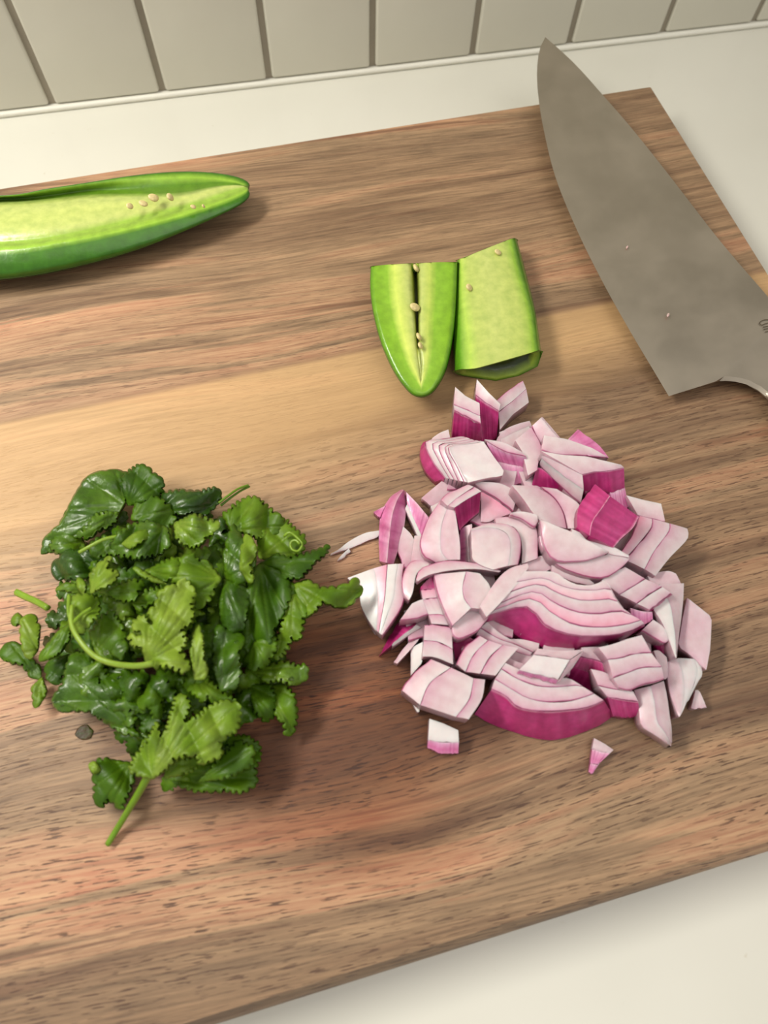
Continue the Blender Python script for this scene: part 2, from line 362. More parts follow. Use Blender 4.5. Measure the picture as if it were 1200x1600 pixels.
rows = [
 (K((700, 230), (700, 450), (690, 650), (700, 905)), .3, .3, DG),
 (K((600, 230), (590, 450), (570, 650), (585, 885)), 2.5, 2.5, DG),
 (K((566, 215), (556, 450), (540, 650), (548, 862)), 6, 6, (60, 116, 14)),
 (K((585, 208), (580, 450), (585, 650), (600, 850)), 10, 10, (96, 150, 30)),
 (K((600, 202), (615, 450), (650, 650), (665, 850)), 11, 11, (176, 206, 84)),
 (K((620, 196), (650, 450), (680, 650), (700, 843)), 12, 12, (182, 198, 104)),
 (K((740, 145), (770, 400), (790, 600), (800, 815)), 12.6, 12.6, (192, 204, 116)),
 (K((860, 100), (910, 300), (970, 500), (1000, 758)), 12.2, 12.2, (184, 200, 104)),
 (K((885, 88), (935, 300), (995, 500), (1028, 748)), 11.6, 11.6, (150, 192, 60)),
 (K((915, 82), (965, 290), (1025, 500), (1058, 738)), 10.6, 10.6, (78, 140, 20)),
 (K((937, 92), (990, 280), (1045, 500), (1082, 745)), 6.5, 6.5, (60, 116, 14)),
 (K((920, 130), (970, 300), (1010, 520), (1050, 835)), 2.5, 2.5, DG),
 (K((850, 170), (880, 350), (900, 550), (940, 890)), .3, .3, DG),
 (K((780, 200), (790, 400), (800, 600), (805, 920)), .2, .2, DG)]
pepper(rows, 20, [0, 1], 'squarish jalapeno piece with pale cut face behind the pointed end piece', [(778, 394, 13, .2, .8), (733, 449, 12.6, .8, .9)], M_PEP, endcol=(46, 66, 14))

# ------------------------------------------------------------------ knife
def steel():
    t = NT('brushed_steel'); co = t.add('ShaderNodeTexCoord').outputs['Object']
    n = t.noise(t.mapping(co, (30, 900, 30), rot=(0, 0, math.radians(62))), 1, 3); sm = t.noise(co, 45, 5, .6)
    c = t.ramp(sm, [(.3, (172, 163, 148)), (.7, (186, 176, 160))]); t.c(c, t.b.inputs['Base Color'])
    r = t.ramp(sm, [(.35, (.38, .38, .38)), (.65, (.50, .50, .50))]); t.c(r, t.b.inputs['Roughness'])
    t.set(Metallic=.9); return t.m
M_STEEL = steel(); M_INK = plain('dark_etching', (96, 84, 66), .6)
def knife():
    n = 40
    edge = [(852, 58), (843, 78), (839, 110), (841, 150), (850, 205), (869, 280), (904, 365), (945, 447), (986, 520), (1020, 577), (1045, 619)]
    ridge = [(853, 60), (862, 90), (880, 130), (905, 170), (935, 215), (965, 262), (997, 330), (1030, 400), (1063, 470), (1092, 535), (1118, 596)]
    spine = [(852, 58), (875, 78), (905, 107), (945, 152), (985, 198), (1030, 254), (1075, 312), (1115, 364), (1155, 412), (1190, 452), (1222, 490)]
    ztip, zh = 8.0, 3.6
    root = empty('chef_knife', tuple(P3((1100, 500), 0))); tag(root, 'large steel chef knife lying across the right corner of the board', 'knife')
    E_ = resample(edge, n); Rg = resample(ridge, n); S_ = resample(spine, n)
    V = []
    for i in range(n):
        t = i / (n - 1); ze = ztip + (zh - ztip) * t; zs = 8.6 - .8 * t
        V += [P3(E_[i], ze), P3(Rg[i], ze * .42 + zs * .58 + .35), P3(S_[i], zs + .3), P3(S_[i], zs - 1.5), P3(Rg[i], ze * .42 + zs * .58 - 1.2)]
    for a, b in (((1124, 595.5), (1224, 493)), ((1134, 595), (1228, 498)), ((1150, 596.5), (1235, 506)), ((1166, 600.5), (1242, 514)), ((1184, 609.5), (1250, 524)), ((1206, 627), (1261, 538)), ((1226, 648), (1274, 554))):
        a, b = np.array(a, float), np.array(b, float); zz = zh * .42 + 7.8 * .58 + .35; c = a * .93 + b * .07
        V += [P3(a, zz - 1.0), P3(c, zz), P3(b, 8.15), P3(b, 6.3), P3(c, zz - 1.9)]
    n += 7
    Fc = []
    for i in range(n - 1):
        for k in range(5):
            a = i * 5 + k; b = i * 5 + (k + 1) % 5; Fc.append((a, b, b + 5, a + 5))
    Fc.append(tuple(range(5))); Fc.append(tuple((n - 1) * 5 + k for k in range(5)))
    me = mesh('blade', V, Fc); fixn(me); me.set_sharp_from_angle(angle=math.radians(40)); put(link('blade', me, M_STEEL), root)
    # bolster and handle: loft of closed sections running off to the lower right
    secs = [  # (edge side px, spine side px, z centre, half thickness mm)
        ((1168, 602), (1240, 514), 4.9, .8), ((1186, 612), (1250, 526), 4.9, 1.2),
        ((1208, 629), (1262, 540), 5.8, 2.2), ((1230, 652), (1282, 562), 8.4, 6.2), ((1265, 700), (1322, 608), 9, 7.8), ((1310, 765), (1376, 672), 9.4, 8.8),
        ((1390, 870), (1462, 775), 9.4, 9), ((1470, 975), (1545, 875), 9.4, 9), ((1540, 1065), (1620, 960), 9.6, 9.2), ((1590, 1120), (1665, 1020), 9.4, 8.2), ((1622, 1135), (1672, 1065), 9.2, 4)]
    V = []; m = 20
    for a, b, zc, ht in secs:
        pa, pb = P3(a, zc), P3(b, zc); c = (pa + pb) / 2; h = (pb - pa) / 2
        for k in range(m):
            th = 2 * math.pi * k / m; cs, sn = math.cos(th), math.sin(th)
            V.append(c + h * math.copysign(abs(cs) ** .75, cs) + np.array([0, 0, math.copysign(abs(sn) ** .55, sn) * ht / 1000]))
    Fc = [(j * m + k, j * m + (k + 1) % m, (j + 1) * m + (k + 1) % m, (j + 1) * m + k) for j in range(len(secs) - 1) for k in range(m)]
    Fc += [tuple(range(m)), tuple((len(secs) - 1) * m + k for k in range(m))]
    me = mesh('handle', V, Fc); fixn(me); o = put(link('handle', me, M_STEEL), root)
    # etched mark on the blade: five nested curved strokes
    bm = bmesh.new()
    strokes = [[(1186.8, 504.6), (1189, 502), (1193, 500), (1198, 499.3), (1204, 500)], [(1186.6, 504.5), (1188.5, 507), (1192, 508.2)], [(1191.5, 507.4), (1196, 505.6), (1201, 504.6), (1207, 504.8)], [(1192, 511), (1196, 510), (1201, 509.4), (1207, 509.8)],
               [(1193, 514.4), (1197, 513.6), (1202, 513), (1207, 513.6)], [(1195.5, 518.6), (1199, 517.6), (1204, 517.4), (1209, 518)]]
    for s in strokes:
        q = resample(s, 10); L_, R_ = [], []
        for i in range(10):
            d = q[min(i + 1, 9)] - q[max(i - 1, 0)]; d = d / np.linalg.norm(d); nn = np.array([-d[1], d[0]]) * .62
            L_.append(bm.verts.new(P3(q[i] + nn, 7.98))); R_.append(bm.verts.new(P3(q[i] - nn, 7.98)))
        for i in range(9): bm.faces.new((L_[i], R_[i], R_[i + 1], L_[i + 1]))
    me = bpy.data.meshes.new('etched_mark'); bm.to_mesh(me); bm.free(); put(link('etched_mark', me, M_INK), root)
    # scraps of onion juice stuck on the blade
    for x, y, r in ((1012, 354, 3.2), (1070, 358, 2.6), (977, 265, 1.2), (980, 386, 1.4), (1044, 492, 1.5)):
        c = P3((x, y), 7.0); d = P3((x + 3, y - 6), 7.0) - c; d /= np.linalg.norm(d)
        ob = link('onion_residue', blob(c, d,   .0006 * r, .00026 * r, .00018, (205, 170, 165)), M_ON); put(ob, root)
def blob(c, d, a, b, h, col):
    bm = bmesh.new(); bmesh.ops.create_uvsphere(bm, u_segments=10, v_segments=6, radius=1)
    e = np.array([-d[1], d[0], 0.]); e /= np.linalg.norm(e); V = []
    for vv in bm.verts: V.append(c + d * vv.co.x * a + e * vv.co.y * b + np.array([0, 0, vv.co.z * h]))
    Fc = [tuple(x.index for x in f.verts) for f in bm.faces]; bm.free()
    return mesh('b', V, Fc, [col] * len(V))
M_ON = attr_mat('red_onion_flesh', .3, .45, (1, .45, .5), .10, 420, .12, stretch=None)
M_SKIN = attr_mat('red_onion_skin', .3, .2, (1, .2, .4), .16, 500, .12, coat=.2)
knife()
# ------------------------------------------------------------------ diced red onion
CA = lambda *a: [(540 + x / 4, 580 + y / 4) for x, y in a]
CB = lambda *a: [(780 + x / 3.529, 620 + y / 3.529) for x, y in a]
CC = lambda *a: [(520 + x / 4, 840 + y / 4) for x, y in a]
CD = lambda *a: [(740 + x / 3, 860 + y / 3) for x, y in a]
PX = lambda *a: list(a)
WHT, PALE, PNK, LINE, MAG, MAGD = (222, 215, 214), (211, 186, 192), (202, 148, 170), (156, 62, 106), (188, 54, 120), (150, 24, 90)
ZS = .86
SR = random.Random(21)
def strip(kind, za, a, zb, b, th, n=14, smooth=True):
    """one onion layer: solid between curve a and curve b, th mm deep"""
    if kind in 'MDP': n = 34
    qa, qb = resample(a, n, smooth), resample(b, n, smooth)
    A3 = np.array([P3(p, za * ZS) for p in qa]); B3 = np.array([P3(p, zb * ZS) for p in qb])
    wd = max(.0008, np.linalg.norm(A3 - B3, axis=1).max())
    e = min(.3, .00026 / wd)
    if kind == 'L': rows = [(0, LINE), (e, mix(LINE, PNK, .5)), (e * 1.6, mix(PNK, PALE, .25)), (.28 + e, mix(PNK, PALE, .75)), (.6, PALE), (1, mix(PALE, WHT, .55))]
    elif kind == 'F': rows = [(0, mix(PALE, PNK, .45)), (.3, PALE), (.7, PALE), (1, mix(PALE, WHT, .4))]
    elif kind == 'W': rows = [(0, mix(PALE, WHT, .5)), (.25, WHT), (1, WHT)]
    elif kind == 'P': rows = [(0, (212, 130, 172)), (.35, (206, 112, 162)), (.8, (218, 150, 186)), (1, (230, 190, 206))]
    elif kind == 'R': rows = [(0, LINE), (e, mix(LINE, PNK, .3)), (e * 1.6, (224, 150, 172)), (.4, (226, 172, 188)), (1, (230, 196, 204))]
    elif kind == 'D': rows = [(0, MAGD), (.5, (150, 32, 92)), (.9, MAG), (1, (205, 110, 150))]
    else: rows = [(0, mix(MAG, MAGD, .5)), (.4, MAG), (.8, (184, 58, 122)), (.93, (178, 48, 112)), (1, (226, 160, 185))]
    V, cols, Fc = [], [], []
    nr = len(rows); tint = SR.uniform(-.16, .22); stv = [SR.gauss(0, 1) for _ in range(n)]
    stv = [(stv[i] + stv[max(0, i - 1)]) * .6 for i in range(n)]; wv = [SR.gauss(0, .00012) for _ in range(n)]
    wv = [(wv[max(0, i - 1)] + 2 * wv[i] + wv[min(n - 1, i + 1)]) / 3 if 0 < i < n - 1 else 0 for i in range(n)]
    def shade(c, i, t):
        if kind in 'MDP':
            k = stv[i] * .16; return mix(c, (216, 110, 162), min(.5, k)) if k > 0 else mix(c, (136, 20, 80), min(.5, -k))
        k = tint + stv[i] * .06
        return mix(c, (206, 146, 174), k * .7) if k > 0 else mix(c, (226, 222, 217), -k * 1.6)
    for j, (t, c) in enumerate(rows):
        for i in range(n):
            p = A3[i] * (1 - t) + B3[i] * t; p = p + np.array([0, wv[i] * (1 - t), 0])
            if kind in 'LR' and j == 0: p = p - np.array([0, 0, .00022])
            if kind in 'LFRW' and 0 < j < nr - 1: p = p + np.array([0, 0, .00012])
            V.append(p); cols.append(shade(c, i, t))
    for j in range(nr - 1):
        for i in range(n - 1):
            k = j * n + i; Fc.append((k, k + 1, k + n + 1, k + n))
    # sides and underside, with their own vertices so the cut edges stay crisp
    side = (MAG if kind in 'M' else MAGD if kind == 'D' else (206, 120, 160) if kind == 'P' else mix(PALE, PNK, .25))
    loop = [i for i in range(n)] + [j * n + n - 1 for j in range(1, nr)] + [(nr - 1) * n + i for i in range(n - 2, -1, -1)] + [j * n for j in range(nr - 2, 0, -1)]
    zmin = T + .0003; base = len(V); m = len(loop)
    for k in loop: V.append(np.array(V[k])); cols.append(side if kind != 'L' else (mix(PNK, PALE, .5)))
    for k in loop:
        p = np.array(V[k]); p[2] = max(zmin + .0001 * (k % 2), p[2] - th / 1000); V.append(p); cols.append(side)
    for k in range(m):
        k2 = (k + 1) % m; Fc.append((base + k, base + k2, base + m + k2, base + m + k))
    Fc.append(tuple(base + m + k for k in range(m)))
    me = mesh('layer', V, Fc, cols); bm = bmesh.new(); bm.from_mesh(me)
    bmesh.ops.recalc_face_normals(bm, faces=bm.faces)
    if bm.faces:
        bm.faces.ensure_lookup_table()
        top = sum(f.normal.z * f.calc_area() for f in bm.faces[:(nr - 1) * (n - 1)]); 
        if top < 0:
            for f in bm.faces[:(nr - 1) * (n - 1)]: f.normal_flip()
    bm.to_mesh(me); bm.free()
    return me
NAMES = {'L': 'layer', 'F': 'layer', 'W': 'layer', 'R': 'layer', 'M': 'skin_face', 'D': 'skin_face', 'P': 'skin_face'}
PLAB = {'M': 'magenta skin face', 'D': 'deep magenta skin face', 'P': 'pink skin face', 'R': 'reddish stained layer', 'W': None, 'L': None, 'F': None}
def onion(label, th, *patches, smooth=True):
    p0 = patches[0]; mid = p0[0][2][len(p0[0][2]) // 2]
    root = empty('onion_piece', tuple(P3(mid, 0))); tag(root, label, 'onion piece', 'diced red onion pieces')
    for rows in patches:
        for (ka, za, a), (kb, zb, b) in zip(rows[:-1], rows[1:]):
            me = strip(ka, za, a, zb, b, th, smooth=smooth); me.name = NAMES[ka]
            o = put(link(NAMES[ka], me, M_SKIN if ka in 'MDP' else M_ON), root)
            if PLAB[ka]: o['label'] = PLAB[ka]
    return root
E_ = 'end'
def ONIONS():
    O = onion
    # --- top of the pile
    O('upright onion chunk with a magenta face, left one at the top of the pile', 6, [('M', 2, CA((665, 412), (755, 428), (846, 442))), ('L', 13, CA((680, 247), (760, 288), (845, 332))), ('L', 14, CA((676, 212), (760, 245), (840, 280))), (E_, 15, CA((685, 98), (750, 155), (837, 200)))], smooth=False)
    O('white-peaked upright onion chunk with magenta face, middle of the three atop the pile', 6, [('M', 2, CA((848, 448), (900, 432), (945, 418))), ('L', 12, CA((812, 152), (880, 202), (957, 250))), (E_, 14, CA((820, 50), (890, 130), (968, 206)))], smooth=False)
    O('pink two-layer onion wedge leaning right at the top of the pile below the jalapeno', 5, [('L', 9, CA((935, 185), (1020, 115), (1106, 58))), ('L', 8, CA((955, 252), (1045, 185), (1128, 110))), (E_, 6, CA((965, 365), (1045, 270), (1145, 195)))], smooth=False)
    O('flat dusty pink onion strip lying right of the upright chunks', 4, [('F', 5, CA((940, 440), (1000, 445), (1100, 392), (1165, 350))), (E_, 6, CA((950, 415), (1000, 362), (1080, 328), (1150, 310)))])
    O('small pale onion corner peeking out behind the fanned five-layer chunk', 3, [('F', 6, CA((535, 432), (600, 430), (655, 425))), (E_, 6, CA((545, 415), (590, 385), (642, 364)))])
    O('fanned five-layer onion chunk with a bright white rhombic face at upper left', 6, [
        ('M', 3, CA((560, 688), (500, 622), (466, 525), (482, 450), (560, 423))), ('L', 8, CA((622, 668), (545, 565), (498, 445), (600, 425), (715, 408))),
        ('L', 9.5, CA((648, 672), (582, 560), (540, 455), (640, 433), (750, 412))), ('L', 10.5, CA((676, 678), (615, 570), (582, 462), (680, 443), (780, 424))),
        ('L', 11.5, CA((702, 684), (655, 580), (622, 470), (730, 448), (805, 432))), ('L', 12.5, CA((736, 690), (690, 590), (640, 478), (760, 452), (835, 436))),
        ('W', 13, CA((764, 695), (705, 590), (655, 480), (760, 455), (860, 440))), (E_, 14, CA((766, 695), (880, 668), (992, 642), (930, 540), (864, 442)))])
    O('mauve onion chunk just right of the white rhombic face', 7, [('P', 7, CA((900, 700), (1020, 712), (1138, 692))), ('P', 10, CA((930, 560), (1040, 585), (1137, 600))), ('L', 14, CA((880, 440), (1000, 505), (1130, 535))), (E_, 15, CA((868, 425), (985, 445), (1092, 498)))])
    O('flat pale onion chip tucked under the mauve chunk', 4, [('L', 10, CA((845, 738), (940, 790), (1045, 878))), (E_, 12, CA((790, 690), (960, 700), (1078, 758)))])
    O('long pink onion sliver standing at the left edge of the pile above the white shreds', 4, [('P', 2, CA((350, 740), (290, 775), (225, 880), (208, 1020), (212, 1185))), ('P', 8, CA((362, 742), (325, 800), (292, 900), (275, 1030), (258, 1198))), (E_, 4, CA((380, 755), (378, 850), (368, 960), (345, 1060), (300, 1206)))])
    O('tiny pink onion corner poking from behind the long pink sliver', 3, [('P', 3, CA((175, 880), (195, 900), (215, 915))), (E_, 3, CA((210, 860), (230, 850), (250, 840)))])
    O('narrow pink onion spike beside the long pink sliver', 4, [('W', 5, CA((372, 860), (420, 965), (466, 1064))), ('P', 6, CA((385, 830), (430, 930), (480, 1040))), (E_, 7, CA((380, 756), (450, 830), (518, 912)))])
    O('pale onion triangle below the long pink sliver', 4, [('L', 4, CA((320, 1120), (345, 1170), (370, 1230), (520, 1240))), (E_, 5, CA((360, 970), (410, 1020), (450, 1090), (530, 1180)))])
    O('dusty pale onion shard below the fanned chunk at the left', 4, [('F', 4, CA((475, 792), (510, 820), (545, 842), (640, 780))), (E_, 5, CA((610, 680), (640, 668), (690, 668), (690, 715)))])
    O('curved onion chunk with a hollow deep magenta corner, upper left of the pile', 7,
        [('L', 12, CA((595, 802), (515, 920), (466, 1062), (485, 1150), (560, 1195))), ('F', 14, CA((640, 840), (600, 960), (592, 1070), (600, 1130), (640, 1180))), (E_, 15, CA((680, 852), (700, 970), (715, 1080), (716, 1130), (715, 1178)))],
        [('L', 16, CA((594, 802), (640, 760), (765, 710))), ('L', 16.5, CA((638, 842), (700, 790), (800, 722))), (E_, 17, CA((680, 852), (760, 800), (848, 750)))],
        [('D', 17, CA((682, 852), (760, 800), (846, 752))), (E_, 11, CA((712, 994), (770, 935), (835, 880)))])
    O('dusty rose onion column between the hollow magenta corner and the pale square', 5, [('P', 10, CA((716, 990), (716, 1080), (716, 1190))), ('F', 11, CA((745, 970), (752, 1080), (756, 1190))), (E_, 12, CA((790, 955), (792, 1080), (792, 1190)))])
    O('rose onion wedge right of the hollow magenta corner', 5, [('R', 12, CA((848, 750), (940, 800), (1042, 886))), (E_, 10, CA((845, 940), (890, 942), (932, 925)))])
    O('large pale square onion chip outlined in pink at the centre of the pile', 6, [('L', 18, PX((736, 826), (762, 817), (795, 820), (812, 834), (814, 860), (810, 882))), ('F', 19, PX((736, 829), (758, 824), (784, 828), (796, 840), (798, 860), (794, 884))), (E_, 18, PX((737, 845), (737, 856), (738, 866), (739, 874), (752, 883), (770, 890)))])
    O('small pinkish onion slab nested right of the pale square chip', 6, [('L', 16, PX((774, 809), (805, 808), (828, 816), (840, 828), (841, 872))), (E_, 16, PX((775, 822), (800, 822), (812, 836), (816, 858), (815, 881)))])
    O('thin pale onion flake above the small pinkish slab', 3, [('L', 18, CB((60, 655), (120, 672), (190, 716), (215, 690))), (E_, 19, CB((62, 640), (120, 632), (190, 645), (208, 655)))])
    O('white curving onion slab with thin purple rim near the top of the pile', 6, [('L', 16, PX((838, 760), (865, 777), (880, 800), (886, 826))), (E_, 18, PX((800, 758), (818, 780), (834, 803), (848, 818)))])
    O('plain pink onion slab behind the white curving slab', 6, [('L', 15, PX((885, 826), (880, 803), (866, 779), (845, 761))), (E_, 17, PX((903, 826), (906, 806), (905, 788), (870, 764)))])
    O('small deep magenta onion face sunk between mauve chunk and pink slab', 5, [('D', 9, CB((180, 490), (240, 505), (310, 520), (400, 550))), (E_, 13, CB((205, 390), (230, 395), (270, 425), (330, 490)))])
    O('white chevron onion chip left of the large bent chunk', 6, [('L', 13, PX((831, 667), (846, 696), (842, 720), (840, 734))), (E_, 13, PX((805, 688), (816, 706), (820, 722), (825, 743)))])
    O('large bent white and pink onion chunk at the upper right of the pile', 6, [('L', 15, PX((846, 703), (870, 711), (915, 712), (950, 715))), (E_, 16, PX((850, 680), (872, 684), (888, 687), (925, 700)))], [('P', 15, PX((951, 715), (935, 695), (903, 671))), (E_, 15.3, PX((920, 712), (900, 700), (887, 687)))], [('L', 12, PX((831, 666), (838, 684), (846, 701))), ('F', 14, PX((846, 652), (858, 668), (873, 684))), (E_, 15, PX((848, 652), (862, 668), (877, 686)))])
    O('blocky onion chunk with a white top and magenta front at the upper right', 7, [('M', 12, PX((913, 768), (935, 762), (955, 770), (976, 762))), ('L', 18, PX((910, 742), (930, 737), (950, 736), (975, 731))), (E_, 19, PX((846, 705), (880, 711), (916, 713), (970, 726)))], [('L', 12, PX((844, 728), (862, 748), (885, 768), (907, 787))), ('F', 16, PX((846, 715), (864, 730), (890, 750), (912, 765))), (E_, 18, PX((847, 706), (870, 718), (895, 732), (910, 742)))], smooth=False)
    O('small rose onion chip under the magenta front of the blocky chunk', 6, [('P', 9, PX((958, 795), (970, 800), (982, 792))), (E_, 12, PX((953, 768), (963, 766), (976, 760)))])
    O('vivid magenta curved onion petal with a bright ridge, brightest piece of the pile', 4, [('M', 20, CB((430, 722), (435, 620), (475, 550), (530, 482))), ('M', 23, CB((500, 765), (515, 690), (560, 625), (612, 548))), (E_, 19.5, CB((630, 832), (675, 780), (735, 725), (770, 662)))])
    O('pale onion slab behind the three-band fan at the right', 6, [('L', 11, PX((997, 806), (1018, 811), (1039, 815))), (E_, 12, PX((979, 774), (1005, 781), (1033, 787)))], smooth=False)
    O('onion fan of three pink-lined bands on the right side of the pile', 7, [('R', 14, PX((998, 806), (988, 835), (978, 850), (968, 868))), ('L', 13, PX((1019, 811), (1016, 826), (992, 856), (975, 874))), ('L', 12.5, PX((1046, 818), (1044, 831), (1022, 861), (1007, 889))), (E_, 11, PX((1074, 826), (1074, 842), (1046, 872), (1024, 900)))])
    O('pointed lens-shaped onion piece rimmed in purple right of centre', 5, [('L', 20, PX((844, 814), (850, 852), (866, 875), (899, 878), (925, 873), (951, 864))), (E_, 21.5, PX((845, 811), (870, 822), (893, 831), (912, 841), (932, 852), (951, 862)))])
    O('broad pale onion slab under the purple-rimmed lens', 6, [('L', 18, PX((842, 838), (850, 862), (880, 888), (936, 904), (962, 894), (984, 874))), (E_, 18.8, PX((848, 838), (866, 872), (899, 875), (922, 872), (950, 862), (982, 870)))], [('W', 19.3, PX((893, 836), (920, 846), (951, 864), (982, 871))), (E_, 19.3, PX((893, 826), (920, 838), (950, 850), (983, 868)))])
    O('banded onion wedge ending in purple tips, right of the big central slice', 6, [('M', 11, CD((820, 292), (870, 262), (932, 205))), ('L', 14, CD((828, 280), (868, 248), (928, 203))), ('L', 15, CD((768, 250), (825, 208), (885, 172))), ('L', 16, CD((685, 208), (740, 175), (806, 135))), (E_, 17, CD((600, 140), (655, 105), (710, 78)))], smooth=False)
    O('pale onion strip above the big central slice', 4, [('F', 15, PX((862, 893), (880, 903), (908, 912), (928, 915))), (E_, 16, PX((862, 878), (893, 889), (910, 898), (928, 911)))])
    O('dusty pink onion chip below the pale square chip', 4, [('F', 14, PX((812, 893), (830, 896), (852, 894), (872, 884))), (E_, 15, PX((812, 880), (828, 874), (850, 868), (862, 876)))])
    O('small whitish onion chip at the right edge below the fan', 5, [('F', 8, PX((1018, 915), (1030, 925), (1052, 920), (1064, 912))), (E_, 9, PX((1012, 900), (1026, 895), (1044, 892), (1056, 896)))])
    # --- left side
    O('big pale onion petal touching the cilantro tip, with a rosy patch', 5, [('L', 9, PX((632, 881), (629, 905), (632, 935), (620, 962), (598, 992))), ('W', 9, PX((622, 881), (618, 905), (615, 932), (606, 958), (595, 991))), ('R', 8.7, PX((606, 882), (604, 902), (602, 930), (598, 955), (592, 988))), ('W', 8, PX((584, 888), (588, 905), (590, 930), (590, 955), (588, 985))), (E_, 6, PX((543, 903), (560, 921), (564, 945), (574, 966), (586, 984)))])
    O('looped onion ring end beside the big pale petal', 4, [('L', 12, CC((598, 158), (520, 140), (465, 170), (432, 270), (440, 350), (470, 390))), (E_, 13, CC((600, 175), (560, 190), (525, 225), (510, 280), (500, 340), (478, 388)))])
    O('thin arched onion strand left of centre', 3, [('L', 17, PX((650, 905), (659, 886), (690, 877), (735, 878), (783, 892))), (E_, 17.4, PX((653, 908), (670, 898), (705, 891), (745, 889), (780, 894)))])
    O('dark pink banded onion piece under the pale dome', 5, [('M', 14, CC((548, 312), (585, 270), (625, 232))), ('R', 13.5, CC((552, 325), (590, 320), (640, 318))), ('L', 13, CC((562, 385), (600, 378), (650, 375))), ('L', 12.5, CC((598, 480), (660, 478), (735, 492))), (E_, 12, CC((618, 538), (680, 542), (738, 548)))])
    O('pale dome-shaped onion chip with a pink inner arc left of centre', 5, [('L', 16, PX((677, 898), (683, 925), (693, 952), (706, 978))), ('L', 18.5, PX((728, 893), (723, 915), (725, 935), (736, 950))), (E_, 18.5, PX((750, 896), (765, 915), (767, 935), (750, 951)))])
    O('long pale onion strip leaning up to the right beside the big central slice', 4, [('F', 20, PX((824, 880), (800, 886), (782, 900), (768, 918), (750, 948))), (E_, 20.5, PX((826, 886), (812, 908), (797, 925), (780, 944), (760, 964)))])
    O('rounded mauve-tinged onion lobe under the pale dome', 4, [('L', 14, CC((742, 550), (752, 610), (800, 632), (900, 582), (970, 505))), (E_, 15, CC((745, 545), (785, 482), (850, 462), (895, 447), (968, 498)))])
    O('white onion wedge above the magenta sliver at the left edge', 5, [('L', 12, CC((418, 520), (500, 512), (596, 482))), (E_, 13, CC((495, 412), (540, 392), (580, 380)))], smooth=False)
    O('pointed magenta onion sliver at the left edge of the pile', 5, [('D', 3, CC((290, 738), (365, 600), (420, 525), (520, 512))), ('W', 7, CC((370, 668), (400, 640), (450, 600), (520, 545))), (E_, 6, CC((372, 680), (420, 648), (480, 605), (555, 560)))])
    O('thin grey-white onion strand beneath the magenta sliver', 3, [('F', 4, CC((380, 778), (440, 700), (520, 590), (580, 490))), (E_, 5, CC((402, 788), (475, 710), (545, 625), (590, 520)))])
    O('white onion stub standing left of the two-layer cube', 4, [('W', 4, CC((488, 690), (488, 780), (488, 862))), (E_, 6, CC((565, 650), (560, 760), (552, 790)))])
    O('two-layer onion cube at the left of the pile above the big pale square', 7, [('L', 12, CC((575, 545), (660, 545), (742, 562))), ('L', 12, CC((570, 640), (665, 652), (748, 695))), (E_, 11, CC((560, 742), (640, 748), (752, 792)))])
    O('three-layer onion fan at the lower left of the big central slice', 6, [('L', 12, CC((772, 790), (825, 690), (912, 612))), ('L', 12.5, CC((828, 838), (880, 730), (968, 642))), ('L', 13, CC((920, 850), (980, 745), (1060, 672))), (E_, 13, CC((1018, 862), (1080, 780), (1160, 690)))])
    O('small dark magenta onion sliver beside the three-layer fan', 5, [('D', 7, CC((745, 600), (755, 690), (768, 770))), (E_, 9, CC((830, 615), (880, 640), (850, 680)))])
    O('large square onion chip crossed by two pink lines at the lower left', 7, [('L', 12, CC((430, 952), (510, 840), (610, 760))), ('L', 14, CC((545, 1045), (605, 910), (735, 812))), ('L', 14.5, CC((770, 1120), (850, 1010), (880, 880))), (E_, 14, CC((850, 1135), (930, 1010), (952, 888)))])
    O('small white onion scrap with a pink corner at the bottom left of the pile', 4, [('P', 3, PX((668, 1168), (690, 1178), (716, 1177))), ('W', 5, PX((669, 1156), (690, 1160), (717, 1160))), (E_, 6, PX((671, 1123), (692, 1130), (716, 1141)))], smooth=False)
    O('tiny white onion splinter below the large square chip', 2.5, [('W', 4, PX((643, 1094), (647, 1104), (652, 1113))), (E_, 5, PX((656, 1094), (656, 1103), (655, 1112)))])
    # --- lower half
    O('big central onion slice with six fanned layers, magenta skin and a red stain', 8, [
        ('M', 8, CD((68, 318), (160, 374), (330, 455), (480, 462), (600, 444), (720, 408), (802, 362))), ('L', 17.5, CD((70, 305), (250, 262), (335, 352), (455, 395), (600, 402), (720, 385), (800, 345))),
        ('R', 18.5, CD((98, 280), (270, 226), (362, 290), (470, 350), (600, 362), (710, 350), (785, 328))), ('L', 19.5, CD((128, 248), (282, 192), (382, 250), (482, 290), (590, 300), (680, 286), (745, 305))),
        ('R', 20, CD((162, 200), (300, 160), (402, 205), (502, 235), (600, 233), (662, 232), (705, 275))), ('L', 20.5, CD((200, 150), (322, 130), (405, 165), (485, 185), (572, 187), (640, 180), (665, 222))),
        (E_, 21, CD((240, 98), (372, 100), (430, 135), (485, 160), (560, 162), (612, 140), (635, 160)))])
    O('large bottom onion slice with a thick magenta skin, lowest big piece of the pile', 8, [
        ('M', 1, CD((4, 768), (80, 812), (220, 862), (340, 886), (440, 876), (560, 836), (656, 776))), ('L', 12, CD((84, 652), (150, 684), (210, 738), (330, 756), (450, 750), (530, 738), (612, 705))),
        ('L', 12.3, CD((100, 605), (180, 652), (250, 692), (340, 712), (440, 710), (510, 692), (565, 672))), ('L', 12.6, CD((128, 556), (200, 600), (290, 635), (380, 642), (450, 636), (490, 634), (515, 640))), (E_, 13, CD((150, 528), (220, 560), (290, 588), (360, 600), (400, 600), (430, 597), (460, 605)))])
